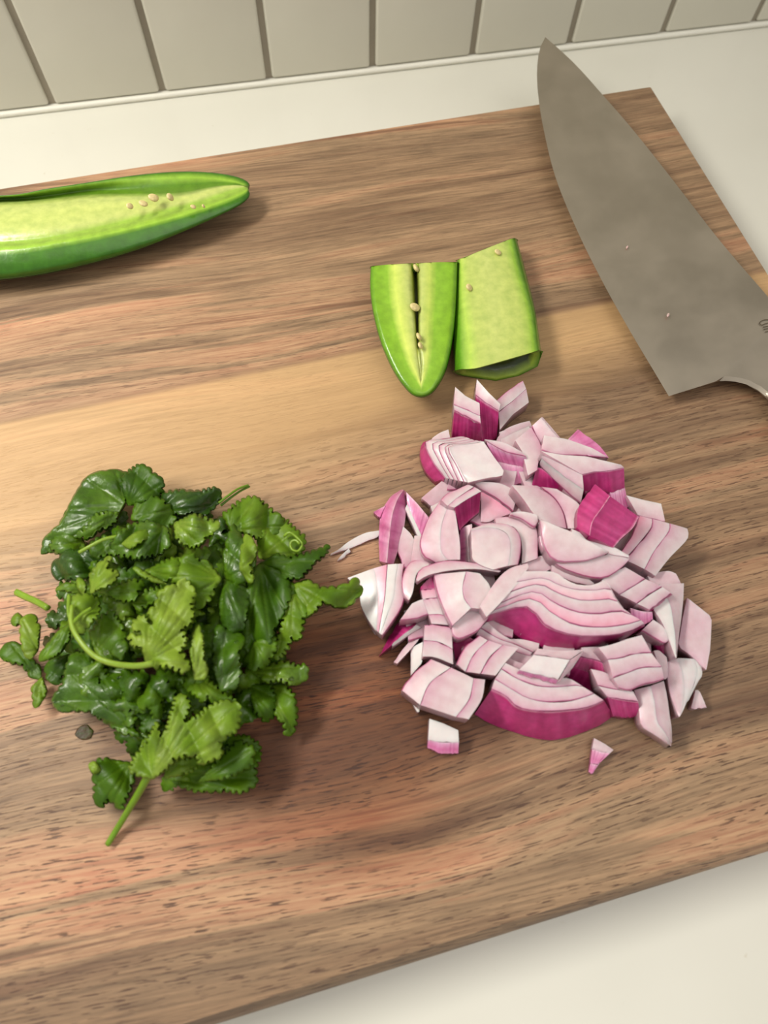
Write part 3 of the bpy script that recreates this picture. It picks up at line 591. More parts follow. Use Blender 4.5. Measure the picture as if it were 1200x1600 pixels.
    O('rosy onion strip underneath the left end of the big central slice', 5, [('L', 9, CD((10, 400), (90, 440), (180, 472), (262, 497))), ('L', 10, CD((30, 365), (100, 405), (190, 440), (275, 478))), (E_, 11, CD((65, 335), (120, 385), (200, 430), (290, 465)))])
    O('bright white parallelogram onion chip with a pink lower edge between the two big slices', 5, [('P', 14, CD((206, 574), (300, 600), (386, 624))), ('W', 16, CD((214, 560), (300, 580), (395, 606))), (E_, 17, CD((282, 490), (362, 500), (450, 513)))], [('F', 16.5, CD((396, 612), (425, 562), (452, 514))), (E_, 15, CD((402, 616), (465, 550), (518, 470)))], smooth=False)
    O('dusky onion strip under the big central slice beside the white parallelogram', 4, [('F', 13, CD((282, 488), (362, 498), (450, 512))), (E_, 13, CD((300, 460), (400, 470), (520, 465)))])
    O('shadowed magenta onion piece behind the bottom slice', 6, [('D', 3, CD((430, 590), (520, 642), (612, 706))), ('D', 8, CD((470, 545), (550, 575), (640, 640))), ('L', 10, CD((500, 500), (570, 515), (622, 535))), (E_, 11, CD((505, 455), (560, 452), (600, 452)))])
    O('three-band onion cube at the lower right beside the big central slice', 7, [('L', 12, CD((680, 645), (740, 655), (800, 628), (892, 604))), ('L', 14, CD((655, 600), (730, 572), (790, 552), (882, 548))), ('L', 15, CD((630, 513), (690, 506), (760, 486), (834, 482))), (E_, 16, CD((585, 455), (650, 440), (720, 416), (788, 397)))])
    O('onion chunk with a magenta base right of the bottom slice', 6, [('M', 4, CD((655, 778), (720, 782), (780, 776))), ('L', 9.5, CD((628, 688), (700, 702), (772, 712))), ('L', 10.5, CD((585, 636), (660, 652), (748, 662))), (E_, 11, CD((550, 556), (610, 570), (655, 595)))])
    O('long white onion petal pointing down at the lower right', 4, [('F', 7, CD((752, 655), (775, 740), (788, 820), (860, 870), (925, 918))), ('F', 9, CD((830, 635), (850, 720), (860, 800), (895, 850), (927, 905))), (E_, 7.5, CD((892, 612), (908, 690), (920, 780), (928, 830), (930, 890)))])
    O('long white onion blade at the right edge of the pile', 6, [('W', 12, CD((845, 280), (880, 330), (910, 400), (930, 460), (948, 505))), ('F', 12, CD((872, 160), (920, 250), (935, 330), (945, 400), (950, 490))), (E_, 10, CD((986, 154), (982, 240), (972, 330), (962, 400), (952, 505)))])
    O('white onion rhomb farthest right on the board', 5, [('F', 7, CD((1000, 224), (980, 320), (958, 450), (1040, 510), (1088, 560))), (E_, 7.5, CD((1015, 232), (1116, 312), (1113, 400), (1108, 470), (1092, 555)))], smooth=False)
    O('white onion triangle with a mauve spot at the lower right edge', 5, [('F', 6.5, CD((902, 525), (915, 640), (935, 710), (962, 782))), ('W', 7, CD((960, 505), (985, 600), (985, 690), (972, 770))), ('W', 6.5, CD((1030, 508), (1048, 560), (1035, 620), (1000, 710))), (E_, 6, CD((1062, 515), (1072, 580), (1050, 620), (1010, 700)))])
    O('tiny white onion chip peeking from under the mauve-spotted triangle', 2.5, [('F', 3, CD((1020, 738), (1050, 742), (1092, 737))), (E_, 4, CD((1040, 655), (1052, 655), (1062, 665)))])
    O('small mauve almond-shaped onion piece beside the big central slice tip', 5, [('L', 11, CD((785, 378), (830, 402), (880, 430), (914, 425))), (E_, 12, CD((842, 325), (880, 350), (905, 380), (916, 412)))])
    O('purplish onion scrap between the banded wedge and the big central slice', 4, [('P', 11, CD((740, 312), (790, 345), (840, 325))), (E_, 12, CD((735, 270), (790, 285), (838, 288)))])
    O('magenta onion edge below the mauve almond-shaped piece', 4, [('D', 6, CD((830, 430), (880, 480), (948, 505))), (E_, 8, CD((810, 395), (860, 425), (925, 450)))])
    O('pale onion filler chip beside the three-band cube', 5, [('F', 7, CD((880, 590), (905, 600), (912, 560))), (E_, 8, CD((845, 470), (870, 470), (905, 500)))])
    O('lone pink onion triangle lying on the wood below the pile', 1.6, [('P', 1.6, CD((540, 1038), (555, 1046), (562, 1040))), ('P', 2.2, CD((548, 1000), (580, 1005), (592, 995))), ('F', 2.4, CD((556, 930), (600, 945), (640, 950))), (E_, 2.2, CD((565, 880), (612, 905), (656, 935)))], smooth=False)
    O('rose onion chip in the gap right of the pale square chip', 6, [('F', 13, CB((200, 830), (240, 870), (300, 910))), (E_, 14, CB((205, 700), (225, 760), (250, 830)))])
    O('rosy onion flake left of the bottom slice under the three-layer fan', 5, [('F', 9, CD((128, 552), (140, 575), (200, 598), (280, 632))), (E_, 11, CD((160, 500), (200, 520), (250, 540), (300, 585)))])
    O('forked white onion shred between the cilantro and the onion pile', 1.2, [('W', 1.2, PX((516, 868), (530, 862), (545, 858), (572, 846), (594, 836))), (E_, 2, PX((517, 865), (530, 858), (545, 846), (570, 833), (592, 829)))], [('W', 1, PX((527, 877), (536, 872), (548, 862))), (E_, 1.6, PX((528, 874), (535, 866), (545, 857)))])
    # --- pieces buried in the heap, seen only through gaps
    rnd = random.Random(3)
    poly = [(690, 700), (800, 690), (930, 740), (1010, 830), (1010, 900), (1000, 1020), (960, 1080), (830, 1060), (700, 1060), (665, 1000), (640, 920), (660, 860), (690, 780)]
    def inside(x, y):
        r = False
        for i in range(len(poly)):
            x1, y1 = poly[i]; x2, y2 = poly[i - 1]
            if (y1 > y) != (y2 > y) and x < (x2 - x1) * (y - y1) / (y2 - y1) + x1: r = not r
        return r
    k = 0
    for gy in range(690, 1080, 56):
        for gx in range(640, 1020, 58):
            x, y = gx + rnd.uniform(-6, 6) + (gy // 56 % 2) * 24, gy + rnd.uniform(-6, 6)
            if not inside(x, y): continue
            a = rnd.uniform(-.4, .4); h = 5.5 if (abs(x - 830) + abs(y - 880)) > 190 else 9
            c_, s_ = math.cos(a) * 24, math.sin(a) * 24
            r0 = [(x - c_ + s_, y - s_ - c_), (x - c_ * .1 + s_ * 1.1, y - s_ * .1 - c_ * 1.1), (x + c_ + s_, y + s_ - c_)]
            r1 = [(x - c_ - s_, y - s_ + c_), (x - s_ * .9, y + c_ * .9), (x + c_ - s_, y + s_ + c_)]
            O('pale onion dice buried in the pile and glimpsed only through its gaps', h, [('L', h, r1), (E_, h, r0)]); k += 1
ONIONS()

# ------------------------------------------------------------------ chopped cilantro
from mathutils.geometry import delaunay_2d_cdt
M_LEAF = attr_mat('cilantro_leaf', .42, 0, noise_amt=.22, scale=300, bump=.5, transl=.30, spec=.4)
M_WET = attr_mat('wet_cilantro_leaf', .34, 0, noise_amt=.22, scale=520, bump=.6, transl=.25, coat=.35)
M_STEM = attr_mat('cilantro_stem', .35, .1, (.4, 1, .2), .12, 300, .1)
def water():
    t = NT('water_drop'); t.set(Roughness=.02, IOR=1.33); t.b.inputs['Transmission Weight'].default_value = 1; return t.m
M_WATER = water()
TONES = [(34, 62, 20), (46, 82, 8), (66, 104, 8), (88, 126, 14), (108, 142, 28), (132, 160, 46), (160, 180, 78)]
def tone(t):
    t = max(0, min(.999, t)) * (len(TONES) - 1); i = int(t); return mix(TONES[i], TONES[i + 1], t - i)
def teeth(P, amp):
    """scalloped leaf margin: each outline edge gets rounded bulges with sharp notches"""
    rt = random.Random(n_ := len(P) * 31 + int(P[0][0])); out = []; n = len(P); area = sum(P[i][0] * P[(i + 1) % n][1] - P[(i + 1) % n][0] * P[i][1] for i in range(n))
    sg = 1 if area > 0 else -1
    for i in range(n):
        a, b = np.array(P[i], float), np.array(P[(i + 1) % n], float); d = b - a; L = np.linalg.norm(d)
        if L < 1e-3: continue
        nrm = np.array([d[1], -d[0]]) / L * sg
        am = min(amp, L * (.125 if amp < 3.1 else .2)) if 0 < i < n - 1 else min(amp, L * .1) * .25
        k = max(1, round(L / (rt.uniform(8, 12) if amp > 1.6 else 14))); m = 5
        for j in range(k):
            tj = rt.uniform(.7, 1.25)
            for q in range(m):
                f = (j + q / m) / k
                out.append(a + d * f + nrm * am * 1.9 * (math.sin(math.pi * q / m) ** .75 if q else 0) * tj)
    return np.array(out)
def leaf(label, tn, zc, ze, amp, out, wet=False, rip=1.0, group='chopped cilantro leaves', center=None, tipz=None, share=None, drops=()):
    rnd = random.Random(len(out) * 97 + int(out[0][0]) * 7 + int(out[0][1]))
    O_ = teeth(out, amp); c = np.array(center, float) if center else O_.mean(0)
    base = np.array(out[0], float)
    tips = [np.array(out[i], float) for i in range(1, len(out)) if i % 2 == 0 or len(out) < 7]
    NR = 9; N = len(O_); V, cols = [], []
    col0 = tone(tn) if tn > .09 else (88, 60, 34); ph = [rnd.uniform(0, 6.3) for _ in range(4)]
    # the outline runs through the pixels the leaf covers; heights vary smoothly over the blade
    fx, fy = rnd.uniform(.05, .09), rnd.uniform(.05, .09)
    ext = max(np.linalg.norm(O_ - c, axis=1))
    def vein(p):
        best = 99
        for tp in tips:
            d = tp - base; L = np.linalg.norm(d)
            if L < 8: continue
            t = max(0, min(.93, np.dot(p - base, d) / L / L)); dist = np.linalg.norm(p - base - d * t)
            best = min(best, dist * (1 + .9 * t))
        return best
    ca, sa = math.cos(ph[0]), math.sin(ph[0])
    def zof(p, r):
        zz = zc + (ze - zc) * .6 * r ** 1.5 + rip * 1.0 * abs(math.sin((p[0] * ca + p[1] * sa) * .075 + ph[1])) * 1.3 - .6 + rip * (.95 * math.sin(p[0] * fx + ph[0]) * math.cos(p[1] * fy + ph[1]) + .4 * math.sin(p[0] * .13 + p[1] * .10 + ph[2]) * r)
        if tipz is not None:
            far = np.linalg.norm(p - base) / (2 * ext); zz += (tipz - zc) * min(1, far) ** 1.5
        vd = vein(p); zz -= .5 * math.exp(-(vd / 2.4) ** 2); zz -= .035 * min(vd, 12) * 0
        return max(.35, zz), vd
    def emit(p, r):
        z, vd = zof(p, r); V.append(P3(p, z))
        k = math.exp(-(vd / 1.7) ** 2) * .55
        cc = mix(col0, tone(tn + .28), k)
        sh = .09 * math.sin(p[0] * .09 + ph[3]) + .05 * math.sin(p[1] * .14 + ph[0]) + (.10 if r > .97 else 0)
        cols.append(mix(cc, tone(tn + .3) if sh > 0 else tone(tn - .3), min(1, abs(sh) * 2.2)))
    ext2 = ext * ext
    x0, y0 = O_.min(0); x1, y1 = O_.max(0); st = 2.9 if share is None else 7
    pts = [Vector((float(p[0]), float(p[1]))) for p in O_]; nO = len(pts); Ob = np.roll(O_, 1, 0)
    def inp(x, y):
        ya, yb, xa, xb = O_[:, 1], Ob[:, 1], O_[:, 0], Ob[:, 0]; k = (ya > y) != (yb > y)
        return int((x < (xb[k] - xa[k]) * (y - ya[k]) / (yb[k] - ya[k]) + xa[k]).sum()) % 2 == 1
    gy = y0 + st / 2; row = 0
    while gy < y1:
        gx = x0 + st / 2 + (row % 2) * st / 2
        while gx < x1:
            if inp(gx, gy) and ((O_[:, 0] - gx) ** 2 + (O_[:, 1] - gy) ** 2).min() > (st * .45) ** 2: pts.append(Vector((gx, gy)))
            gx += st
        gy += st * .87; row += 1
    vs, _, fs, *_ = delaunay_2d_cdt(pts, [], [list(range(nO))], 1, 1e-4)
    for q in vs:
        p = np.array((q[0], q[1])); dd = np.linalg.norm(p - c) / ext
        de = math.sqrt(((O_ - p) ** 2).sum(1).min())
        emit(p, min(1, max(dd, 1 - de / (ext * .5) if de < 1.5 else dd)))
    Fc = [tuple(f) for f in fs]
    me = mesh('cilantro_leaf', V, Fc, cols); bm = bmesh.new(); bm.from_mesh(me)
    for f in bm.faces:
        if f.normal.z < 0: f.normal_flip()
    bm.to_mesh(me); bm.free()
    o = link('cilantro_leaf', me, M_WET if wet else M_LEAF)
    s = o.modifiers.new('t', 'SOLIDIFY'); s.thickness = .00016; s.offset = 0
    tag(o, label, 'cilantro leaf', share or group)
    for (x, y, rr) in drops:
        p = np.array((x, y), float); z, _ = zof(p, .6)
        q = P3(p, z + .25); bm = bmesh.new(); bmesh.ops.create_icosphere(bm, subdivisions=2, radius=rr / 1000)
        for vv in bm.verts: vv.co.z *= .6
        m3 = bpy.data.meshes.new('water_drop'); bm.to_mesh(m3); bm.free(); m3.polygons.foreach_set('use_smooth', [True] * len(m3.polygons))
        d = link('water_drop', m3, M_WATER, o); d.location = tuple(q)
    return o
def tube(name, pts, rad, tn, parent=None, label=None):
    """pts: (px, py, z mm); rad mm or (start, end)"""
    r0, r1 = rad if isinstance(rad, tuple) else (rad, rad)
    q = resample([(x, y, z) for x, y, z in pts], 26); C3 = np.array([P3(p[:2], p[2]) for p in q]); V, Fc, cols = [], [], []; m = 8
    for i, c in enumerate(C3):
        d = C3[min(i + 1, 25)] - C3[max(i - 1, 0)]; d /= np.linalg.norm(d)
        a = np.cross(d, [0, 0, 1.]); a /= (np.linalg.norm(a) + 1e-9); b = np.cross(a, d); r = (r0 + (r1 - r0) * i / 25) / 1000
        for k in range(m):
            t = 2 * math.pi * k / m; V.append(c + (a * math.cos(t) + b * math.sin(t)) * r * (1 + .1 * math.cos(3 * t))); cols.append(tone(tn + .08 * math.cos(2 * t)))
    for i in range(25):
        for k in range(m): Fc.append((i * m + k, i * m + (k + 1) % m, (i + 1) * m + (k + 1) % m, (i + 1) * m + k))
    Fc += [tuple(range(m)), tuple(25 * m + k for k in range(m))]
    me = mesh(name, V, Fc, cols); fixn(me); o = link(name, me, M_STEM, parent)
    if label: tag(o, label, 'cilantro stem', 'chopped cilantro stems')
    return o
def fan(rnd, x, y, ang, size, tn, z, droop, label, wet, share):
    """small three-lobed coriander leaf as an outline around (x, y)"""
    out = [(x - math.cos(ang) * size * .55, y - math.sin(ang) * size * .55)]
    for t, r in ((-115, .36), (-84, .78), (-66, .84), (-50, .7), (-36, .40), (-20, .84), (-7, 1.02), (7, 1.0), (22, .86), (37, .42), (52, .74), (68, .82), (86, .76), (116, .35)):
        a = ang + math.radians(t) + rnd.uniform(-.08, .08); rr = size * r * rnd.uniform(.85, 1.12) * (.75 if abs(t) > 100 else 1)
        out.append((x + math.cos(a) * rr * .82, y + math.sin(a) * rr * .82))
    return leaf(label, tn, z, max(.5, z - droop), 3.2, out, wet, 1.3, share=share)
def CILANTRO():
    L = leaf
    L('large smooth dark cilantro leaf folded over at the upper left of the heap', .36, 12, 5, .6, [(196, 790), (205, 740), (180, 733), (150, 737), (133, 747), (118, 770), (105, 795), (92, 820), (78, 832), (68, 842), (64, 866), (88, 862), (97, 850), (130, 838), (160, 824), (186, 804)], True, .8)
    L('dark scalloped cilantro leaf sticking up at the very top of the heap', .26, 13, 9, 3, [(200, 790), (190, 762), (194, 742), (206, 734), (218, 726), (229, 729), (238, 739), (247, 743), (256, 754), (251, 772), (228, 784)], False, 1)
    L('green cilantro leaf lying right below the dark scalloped top leaf', .40, 14, 10, 2.2, [(205, 812), (212, 782), (230, 772), (250, 780), (268, 795), (272, 815), (258, 826), (235, 820)], False)
    L('bluish dark glossy cilantro leaf along the top edge of the heap', .12, 12, 7, 1.8, [(250, 800), (252, 772), (280, 766), (315, 768), (338, 762), (346, 775), (338, 790), (322, 806), (300, 800), (285, 806), (268, 804)], True, 1.2, drops=((278, 786, .5), (300, 792, .4), (318, 794, .5), (296, 780, .35)))
    L('frilled cilantro leaflet with a pale midrib on the large folded leaf', .42, 17, 13, 2.6, [(184, 836), (168, 838), (148, 846), (140, 860), (150, 872), (168, 868), (182, 868), (186, 852)], False)
    L('serrated mid green leaflet beside the folded leaf, near its lower end', .45, 14, 10, 2.4, [(186, 800), (170, 800), (148, 806), (138, 822), (120, 836), (140, 842), (152, 830), (170, 824), (184, 812)], True)
    L('silvery wet cilantro leaflet at the left rim under the folded leaf', .46, 11, 7, 2, [(132, 846), (118, 826), (98, 826), (84, 842), (78, 855), (92, 866), (112, 868), (134, 862)], True, .8)
    L('dark glossy cilantro leaf with a pale sheen at the left side of the heap', .16, 13, 7, 1.6, [(176, 888), (158, 864), (128, 860), (104, 858), (92, 872), (80, 886), (86, 904), (112, 906), (140, 902), (160, 900)], True, 1.2)
    L('crinkled cilantro leaf with light creases in the upper middle', .36, 19, 12, 2.2, [(262, 824), (235, 814), (206, 820), (182, 836), (172, 856), (186, 868), (214, 872), (246, 868), (268, 850)], True, 1.6)
    L('creased yellowish fold of cilantro in the upper middle of the heap', .66, 21, 18, 1.2, [(190, 850), (205, 836), (224, 828), (238, 832), (236, 842), (216, 850), (200, 858)], False)
    L('light frilly cilantro leaf just below the bluish glossy one', .68, 19, 14, 2.6, [(272, 818), (300, 804), (325, 812), (344, 818), (334, 832), (322, 842), (314, 852), (300, 857), (285, 850), (274, 836)], True, 1.2, drops=((300, 838, .4), (318, 822, .35)))
    L('ruffled cilantro leaf at the top right corner of the heap', .56, 13, 8, 2.8, [(360, 830), (348, 806), (362, 795), (384, 779), (402, 777), (412, 788), (426, 800), (441, 808), (446, 822), (430, 836), (405, 841), (380, 834)], False, 1.6)
    L('light ruffled cilantro leaf at the right rim beside the curled tendril', .64, 11, 7, 2.8, [(405, 872), (402, 842), (420, 816), (445, 813), (462, 828), (476, 842), (472, 862), (455, 872), (430, 877)], False, 1.6)
    L('pointed dark cilantro leaf aiming right towards the white onion shred', .30, 15, 8, 1.8, [(404, 882), (430, 866), (455, 872), (485, 864), (515, 852), (509, 866), (495, 876), (482, 892), (470, 904), (440, 906), (415, 902)], False, .8)
    L('long pale-edged cilantro leaf twisting right to touch an onion petal', .60, 15, 9, 1.4, [(458, 912), (480, 905), (500, 918), (525, 918), (545, 912), (556, 902), (567, 925), (545, 947), (528, 950), (505, 941), (490, 958), (472, 968)], False, 1.4, center=(505, 932))
    L('scalloped cilantro leaf hanging down from the right side of the heap', .60, 15, 9, 2.6, [(458, 915), (492, 945), (474, 966), (468, 1000), (455, 998), (446, 1016), (431, 1031), (430, 1008), (440, 980), (445, 950)], False, 1, center=(456, 962))
    L('broad dark cilantro leaf in the shaded right part of the heap', .32, 15, 10, 1.6, [(405, 880), (432, 890), (450, 905), (456, 928), (446, 955), (428, 985), (422, 1010), (405, 1032), (384, 1016), (376, 980), (381, 940), (388, 905)], False, 1.6)
    L('bright green smooth cilantro leaf right of centre', .38, 19, 14, 1, [(352, 905), (348, 870), (356, 840), (364, 818), (378, 840), (395, 852), (400, 880), (387, 905), (370, 914)], True, 1.2)
    L('thin yellow-green cilantro blade right of the smooth bright leaf', .78, 22, 18, 1.2, [(374, 890), (376, 862), (384, 834), (398, 848), (402, 866), (392, 884), (396, 908), (388, 912)], False)
    L('olive serrated cilantro leaf in the middle of the heap', .60, 20, 16, 2.8, [(346, 905), (328, 880), (312, 876), (298, 866), (284, 872), (270, 884), (262, 900), (280, 918), (298, 930), (312, 952), (322, 940), (334, 922)], False, 1.2, drops=((314, 906, .3), (320, 920, .25)))
    big = L('largest light cilantro leaf with pale underside up in the centre of the heap', .84, 25, 20, 2.6, [(228, 1034), (222, 1012), (208, 1010), (202, 992), (222, 992), (207, 984), (207, 974), (222, 962), (235, 967), (238, 976), (232, 955), (242, 948), (247, 935), (246, 925), (256, 921), (266, 915), (276, 916), (285, 904), (297, 914), (305, 925), (299, 944), (303, 960), (297, 975), (285, 985), (290, 1004), (282, 1020), (297, 1038), (290, 1050), (262, 1040), (240, 1042)], False, .9, center=(255, 988))
    L('narrow folded yellow-green cilantro leaf standing right of the largest light leaf', .80, 24, 20, 1, [(304, 1062), (297, 1022), (303, 985), (310, 975), (318, 1000), (319, 1030), (325, 1046), (319, 1062)], False, .5)
    L('scalloped green leaflet below the narrow folded leaf', .56, 17, 13, 2.6, [(303, 1056), (293, 1074), (305, 1086), (318, 1098), (324, 1088), (337, 1100), (350, 1106), (369, 1098), (356, 1088), (340, 1075), (322, 1060)], False)
    L('glossy bright green cilantro leaf with water drops right of the folded leaf', .34, 20, 14, 1.6, [(345, 1080), (335, 1050), (333, 1010), (340, 976), (352, 984), (378, 990), (383, 1004), (372, 1020), (376, 1045), (372, 1070), (360, 1078)], True, 1.2, drops=((370, 1004, .5), (366, 1016, .4), (360, 1010, .3)))
    L('dark smooth cilantro leaf above the leaf with water drops', .28, 19, 14, 1, [(350, 905), (375, 912), (391, 925), (386, 960), (381, 985), (360, 990), (345, 975), (342, 940)], True)
    L('small cilantro leaflet with a droplet at the right rim of the heap', .58, 11, 7, 2.4, [(392, 1048), (420, 1040), (445, 1034), (462, 1040), (478, 1040), (481, 1052), (472, 1066), (458, 1070), (440, 1062), (415, 1066)], True, .8, drops=((453, 1060, .9),))
    L('three-toothed cilantro leaf hanging lowest at the right rim', .52, 9, 3, 2.4, [(422, 1070), (445, 1068), (460, 1090), (464, 1115), (458, 1146), (449, 1150), (443, 1130), (432, 1120), (425, 1098)], False, .8)
    L('shaded olive cilantro leaf left of the three-toothed leaf', .36, 10, 4, 2.4, [(386, 1070), (420, 1068), (430, 1090), (428, 1118), (415, 1128), (396, 1108)], False)
    L('widest wet cilantro leaf draped at the lower left of the heap', .34, 13, 6, 1.2, [(232, 1162), (212, 1150), (190, 1146), (160, 1126), (140, 1112), (115, 1111), (95, 1113), (82, 1100), (83, 1088), (98, 1070), (103, 1045), (110, 1022), (130, 1018), (150, 1036), (156, 1066), (168, 1046), (190, 1042), (212, 1060), (202, 1085), (196, 1110), (212, 1140)], True, 1.2, center=(150, 1088), drops=((86, 1096, .5), (98, 1104, .5), (92, 1088, .4), (125, 1050, .4)))
    L('dark toothed cilantro leaf in the hollow above the light bottom leaf', .26, 12, 9, 2.4, [(262, 1056), (276, 1075), (268, 1108), (238, 1140), (220, 1142), (224, 1126), (212, 1118), (220, 1106), (208, 1096), (226, 1080), (246, 1062)], False)
    fea = L('feathery light cilantro leaf with a long stem at the bottom of the heap', .74, 19, 14, 2.2, [(238, 1218), (220, 1213), (203, 1203), (213, 1182), (230, 1160), (246, 1127), (251, 1150), (261, 1140), (270, 1110), (276, 1088), (288, 1085), (298, 1100), (289, 1128), (306, 1122), (325, 1106), (350, 1095), (374, 1100), (374, 1120), (370, 1140), (355, 1150), (345, 1160), (346, 1180), (325, 1190), (314, 1194), (306, 1180), (290, 1180), (272, 1186), (258, 1204)], False, .9, center=(276, 1150))
    L('scalloped dark cilantro leaf at the bottom left beside the long stem', .38, 8, 2, 2.4, [(204, 1192), (172, 1186), (150, 1190), (145, 1210), (150, 1226), (147, 1250), (158, 1262), (168, 1250), (178, 1255), (188, 1265), (200, 1240), (210, 1215)], False, .8)
    L('tiny pale leaflet at the corner of the bottom left leaf', .78, 9, 7, 1.6, [(160, 1204), (150, 1190), (138, 1195), (148, 1210)], False, .4)
    L('broad green cilantro leaf resting on the board at the bottom right', .44, 9, 3, 2.2, [(262, 1216), (300, 1190), (330, 1186), (350, 1176), (360, 1152), (385, 1150), (404, 1164), (406, 1182), (398, 1200), (400, 1225), (380, 1237), (350, 1235), (310, 1236), (280, 1228)], False, 1.2)
    L('upturned green cilantro lobe on top of the bottom right leaf', .40, 13, 10, 2.2, [(310, 1222), (330, 1200), (352, 1178), (372, 1158), (396, 1170), (392, 1196), (372, 1208), (342, 1218)], False)
    L('olive curly leaflet peeking under the feathery bottom leaf', .62, 12, 9, 2.2, [(256, 1216), (262, 1196), (280, 1186), (306, 1185), (309, 1196), (296, 1206), (280, 1212)], False)
    L('small curled cilantro leaf tip reaching furthest left on the board', .36, 5, 2, 1.2, [(64, 1062), (50, 1060), (36, 1040), (15, 1035), (0, 1026), (3, 1012), (15, 1003), (30, 1006), (48, 1028), (64, 1044)], False, .6)
    L('pale speckled cilantro leaf along the left rim', .76, 9, 6, 1.6, [(60, 1016), (48, 1030), (37, 1020), (32, 992), (34, 966), (54, 960), (63, 985)], False, .8)
    L('tiny green leaflet off the upper left of the pale speckled leaf', .60, 6, 4, 1.4, [(40, 968), (28, 957), (17, 970), (26, 979)], False, .4)
    L('smooth folded cilantro leaf at the left above the wet draped leaf', .48, 13, 9, .6, [(112, 972), (110, 998), (96, 1020), (80, 1030), (62, 1034), (62, 1022), (78, 1002), (92, 985)], False, .7)
    L('shadowed leaflet between the left leaf tip and the wet draped leaf', .26, 7, 5, 1.4, [(110, 1022), (104, 1044), (92, 1070), (76, 1064), (70, 1042), (84, 1028)], False)
    L('small drooping light leaflet at the lower left rim', .64, 6, 3, 1.2, [(66, 1058), (50, 1072), (52, 1094), (55, 1107), (66, 1096), (74, 1078)], False, .6)
    L('yellow-green cilantro sprig tip in the left middle of the heap', .82, 25, 20, 1.8, [(142, 928), (140, 902), (150, 886), (162, 876), (173, 869), (168, 888), (186, 895), (179, 910), (160, 920)], False)
    L('two-lobed light leaflet below the yellow-green sprig tip', .70, 23, 19, 1.8, [(110, 985), (105, 945), (118, 930), (140, 930), (155, 938), (156, 956), (142, 975), (126, 990)], False)
    L('slender arched leaflet at the left of the yellow-green sprig', .62, 20, 17, .8, [(86, 922), (100, 911), (118, 912), (131, 925), (118, 928), (102, 924)], False, .4)
    L('thin upright leaflet in front of the slender arched one', .74, 23, 20, .8, [(132, 936), (121, 918), (120, 904), (127, 902), (136, 918)], False, .4)
    L('toothed cilantro leaf right of the yellow-green sprig tip', .50, 21, 16, 2.8, [(156, 926), (180, 915), (206, 907), (226, 911), (216, 924), (214, 936), (198, 941), (180, 936)], False)
    L('soft frilled cilantro leaf left of the largest light leaf', .54, 18, 14, 2.4, [(150, 1020), (140, 992), (158, 966), (175, 955), (188, 974), (197, 998), (188, 1020), (168, 1031)], False)
    L('small wet pale patch of leaf above the curved stem', .42, 19, 17, .8, [(172, 1022), (180, 1001), (195, 1000), (201, 1010), (190, 1032)], True, .4, drops=((166, 1020, .6),))
    L('green cilantro leaf tucked above the largest light leaf', .52, 19, 15, 2.4, [(206, 942), (224, 925), (250, 918), (275, 897), (291, 900), (281, 918), (242, 940), (215, 955)], False)
    L('slim dark-edged leaflet lying across the upper middle', .66, 24, 22, .6, [(262, 913), (244, 911), (222, 902), (207, 888), (214, 886), (232, 897)], False, .3)
    L('olive cilantro leaf between the crinkled leaf and the largest light leaf', .54, 20, 16, 2.2, [(226, 892), (250, 880), (274, 872), (291, 885), (278, 902), (252, 908)], False)
    L('mid green cilantro leaf wedged right of the leaf with water drops', .46, 16, 12, 2, [(398, 1002), (426, 985), (432, 1010), (416, 1040), (392, 1046), (382, 1026)], False)
    L('small serrated leaflet between the right rim leaf and the twisting leaf', .50, 13, 10, 2.2, [(430, 905), (452, 908), (470, 925), (458, 945), (440, 950), (430, 930)], True, drops=((452, 918, .4), (441, 944, .5)))
    # stems
    st = tube('cilantro_stem', [(113, 946, 24), (112, 975, 25), (126, 1002, 26), (150, 1026, 26), (180, 1037, 26), (215, 1040, 25), (240, 1036, 24.5)], (.5, .72), .86, big); st['label'] = 'pale curved stem'; st.name = 'stem'
    tube('side_stem', [(113, 975, 25), (125, 962, 24), (142, 950, 23)], (.42, .35), .8, st)
    tube('side_stem', [(120, 988, 25), (108, 960, 24), (108, 930, 22)], (.5, .4), .8, st)
    tube('cilantro_stem', [(238, 1200, 16), (222, 1230, 11), (203, 1262, 6), (185, 1292, 2.4), (168, 1320, 1.2)], (.95, .7), .66, fea).name = 'stem'
    tube('cilantro_stalk', [(26, 925, 5), (40, 932, 6), (58, 940, 8), (75, 950, 10)], (.9, .8), .78, label='short light cilantro stem end poking out at the left rim')
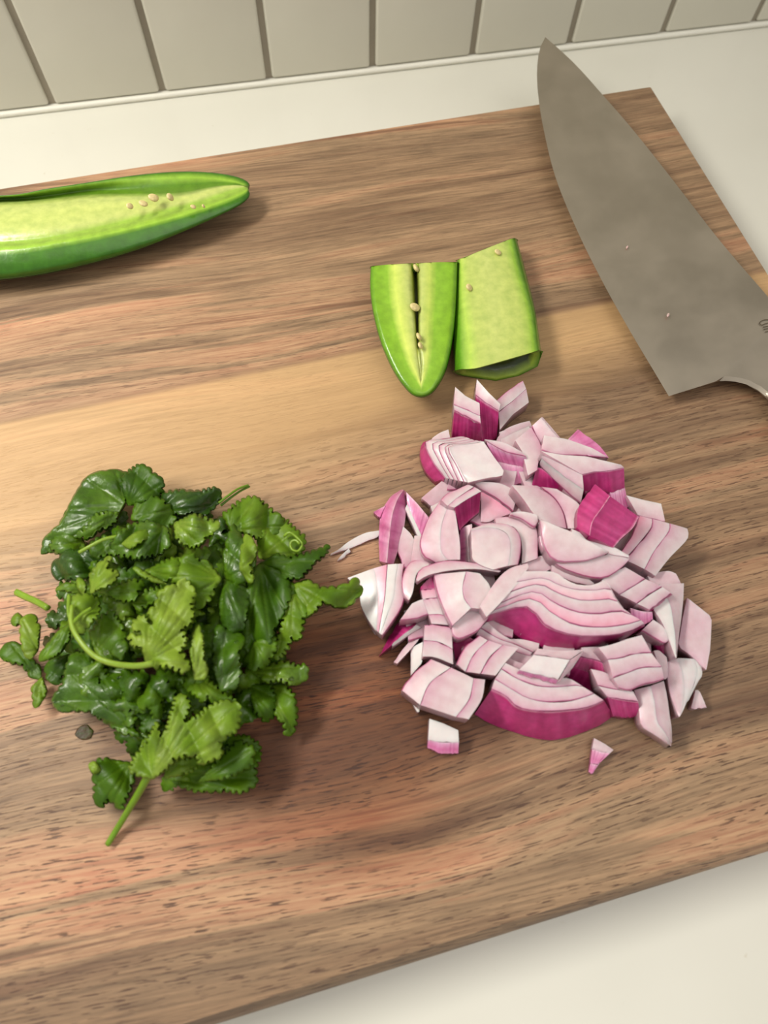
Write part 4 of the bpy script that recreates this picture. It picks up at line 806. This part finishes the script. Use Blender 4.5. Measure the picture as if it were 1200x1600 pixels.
    tube('cilantro_stalk', [(342, 786, 9), (356, 775, 9), (372, 764, 8), (388, 758, 7)], (.35, .3), .62, label='thin cilantro stalk poking out top right, upper of a close pair')
    tube('cilantro_stalk', [(345, 790, 8), (360, 778, 8), (376, 767, 7), (390, 760, 6)], (.35, .3), .5, label='thin cilantro stalk poking out top right, lower of a close pair')
    tube('cilantro_stalk', [(124, 863, 18), (142, 853, 19), (162, 843, 19), (184, 838, 18)], (.45, .4), .86, label='thin pale stalk crossing the frilled leaflet at upper left')
    tube('cilantro_tendril', [(444, 838, 12), (452, 832, 13), (462, 838, 13), (472, 850, 13), (466, 861, 13), (456, 858, 13), (454, 848, 13), (462, 844, 13.6), (468, 850, 13.8)], (.35, .3), .8, label='curled cilantro tendril forming a small ring at the right rim')
    # leaves deep in the heap
    rnd = random.Random(11); n = 0
    heap = [(90, 800, 0), (330, 790, 0), (450, 840, 0), (440, 1000, 0), (420, 1080, 0), (360, 1210, 0), (190, 1220, 0), (90, 1080, 0), (50, 1000, 0)]
    for gy in range(780, 1225, 46):
        for gx in range(70, 470, 48):
            x, y = gx + rnd.uniform(-12, 12), gy + rnd.uniform(-12, 12)
            dx, dy = (x - 255) / (172 if y < 1080 else 135), (y - 1000) / 215
            rr = dx * dx + dy * dy
            if y > 1085 and x < 205: continue
            if rr > 1: continue
            zt = 3 + 14 * (1 - rr) ** .6
            for lev in ((.3,) if rr > .85 else (.3, .8) if rr > .5 else (.3, .6, .95)):
                n += 1
                deep = lev < .5
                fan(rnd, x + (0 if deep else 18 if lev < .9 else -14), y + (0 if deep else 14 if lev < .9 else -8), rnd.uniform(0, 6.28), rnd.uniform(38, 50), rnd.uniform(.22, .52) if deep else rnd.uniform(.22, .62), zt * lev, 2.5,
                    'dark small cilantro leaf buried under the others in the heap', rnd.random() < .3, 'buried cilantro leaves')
    # small brown spot on the wood, built with the leaf mesh
    L('tiny dark brown spot on the wood left of the heap base', .05, .6, .4, .6, [(146, 1142), (136, 1132), (124, 1136), (117, 1148), (128, 1156), (142, 1153)], False, .1)
CILANTRO()
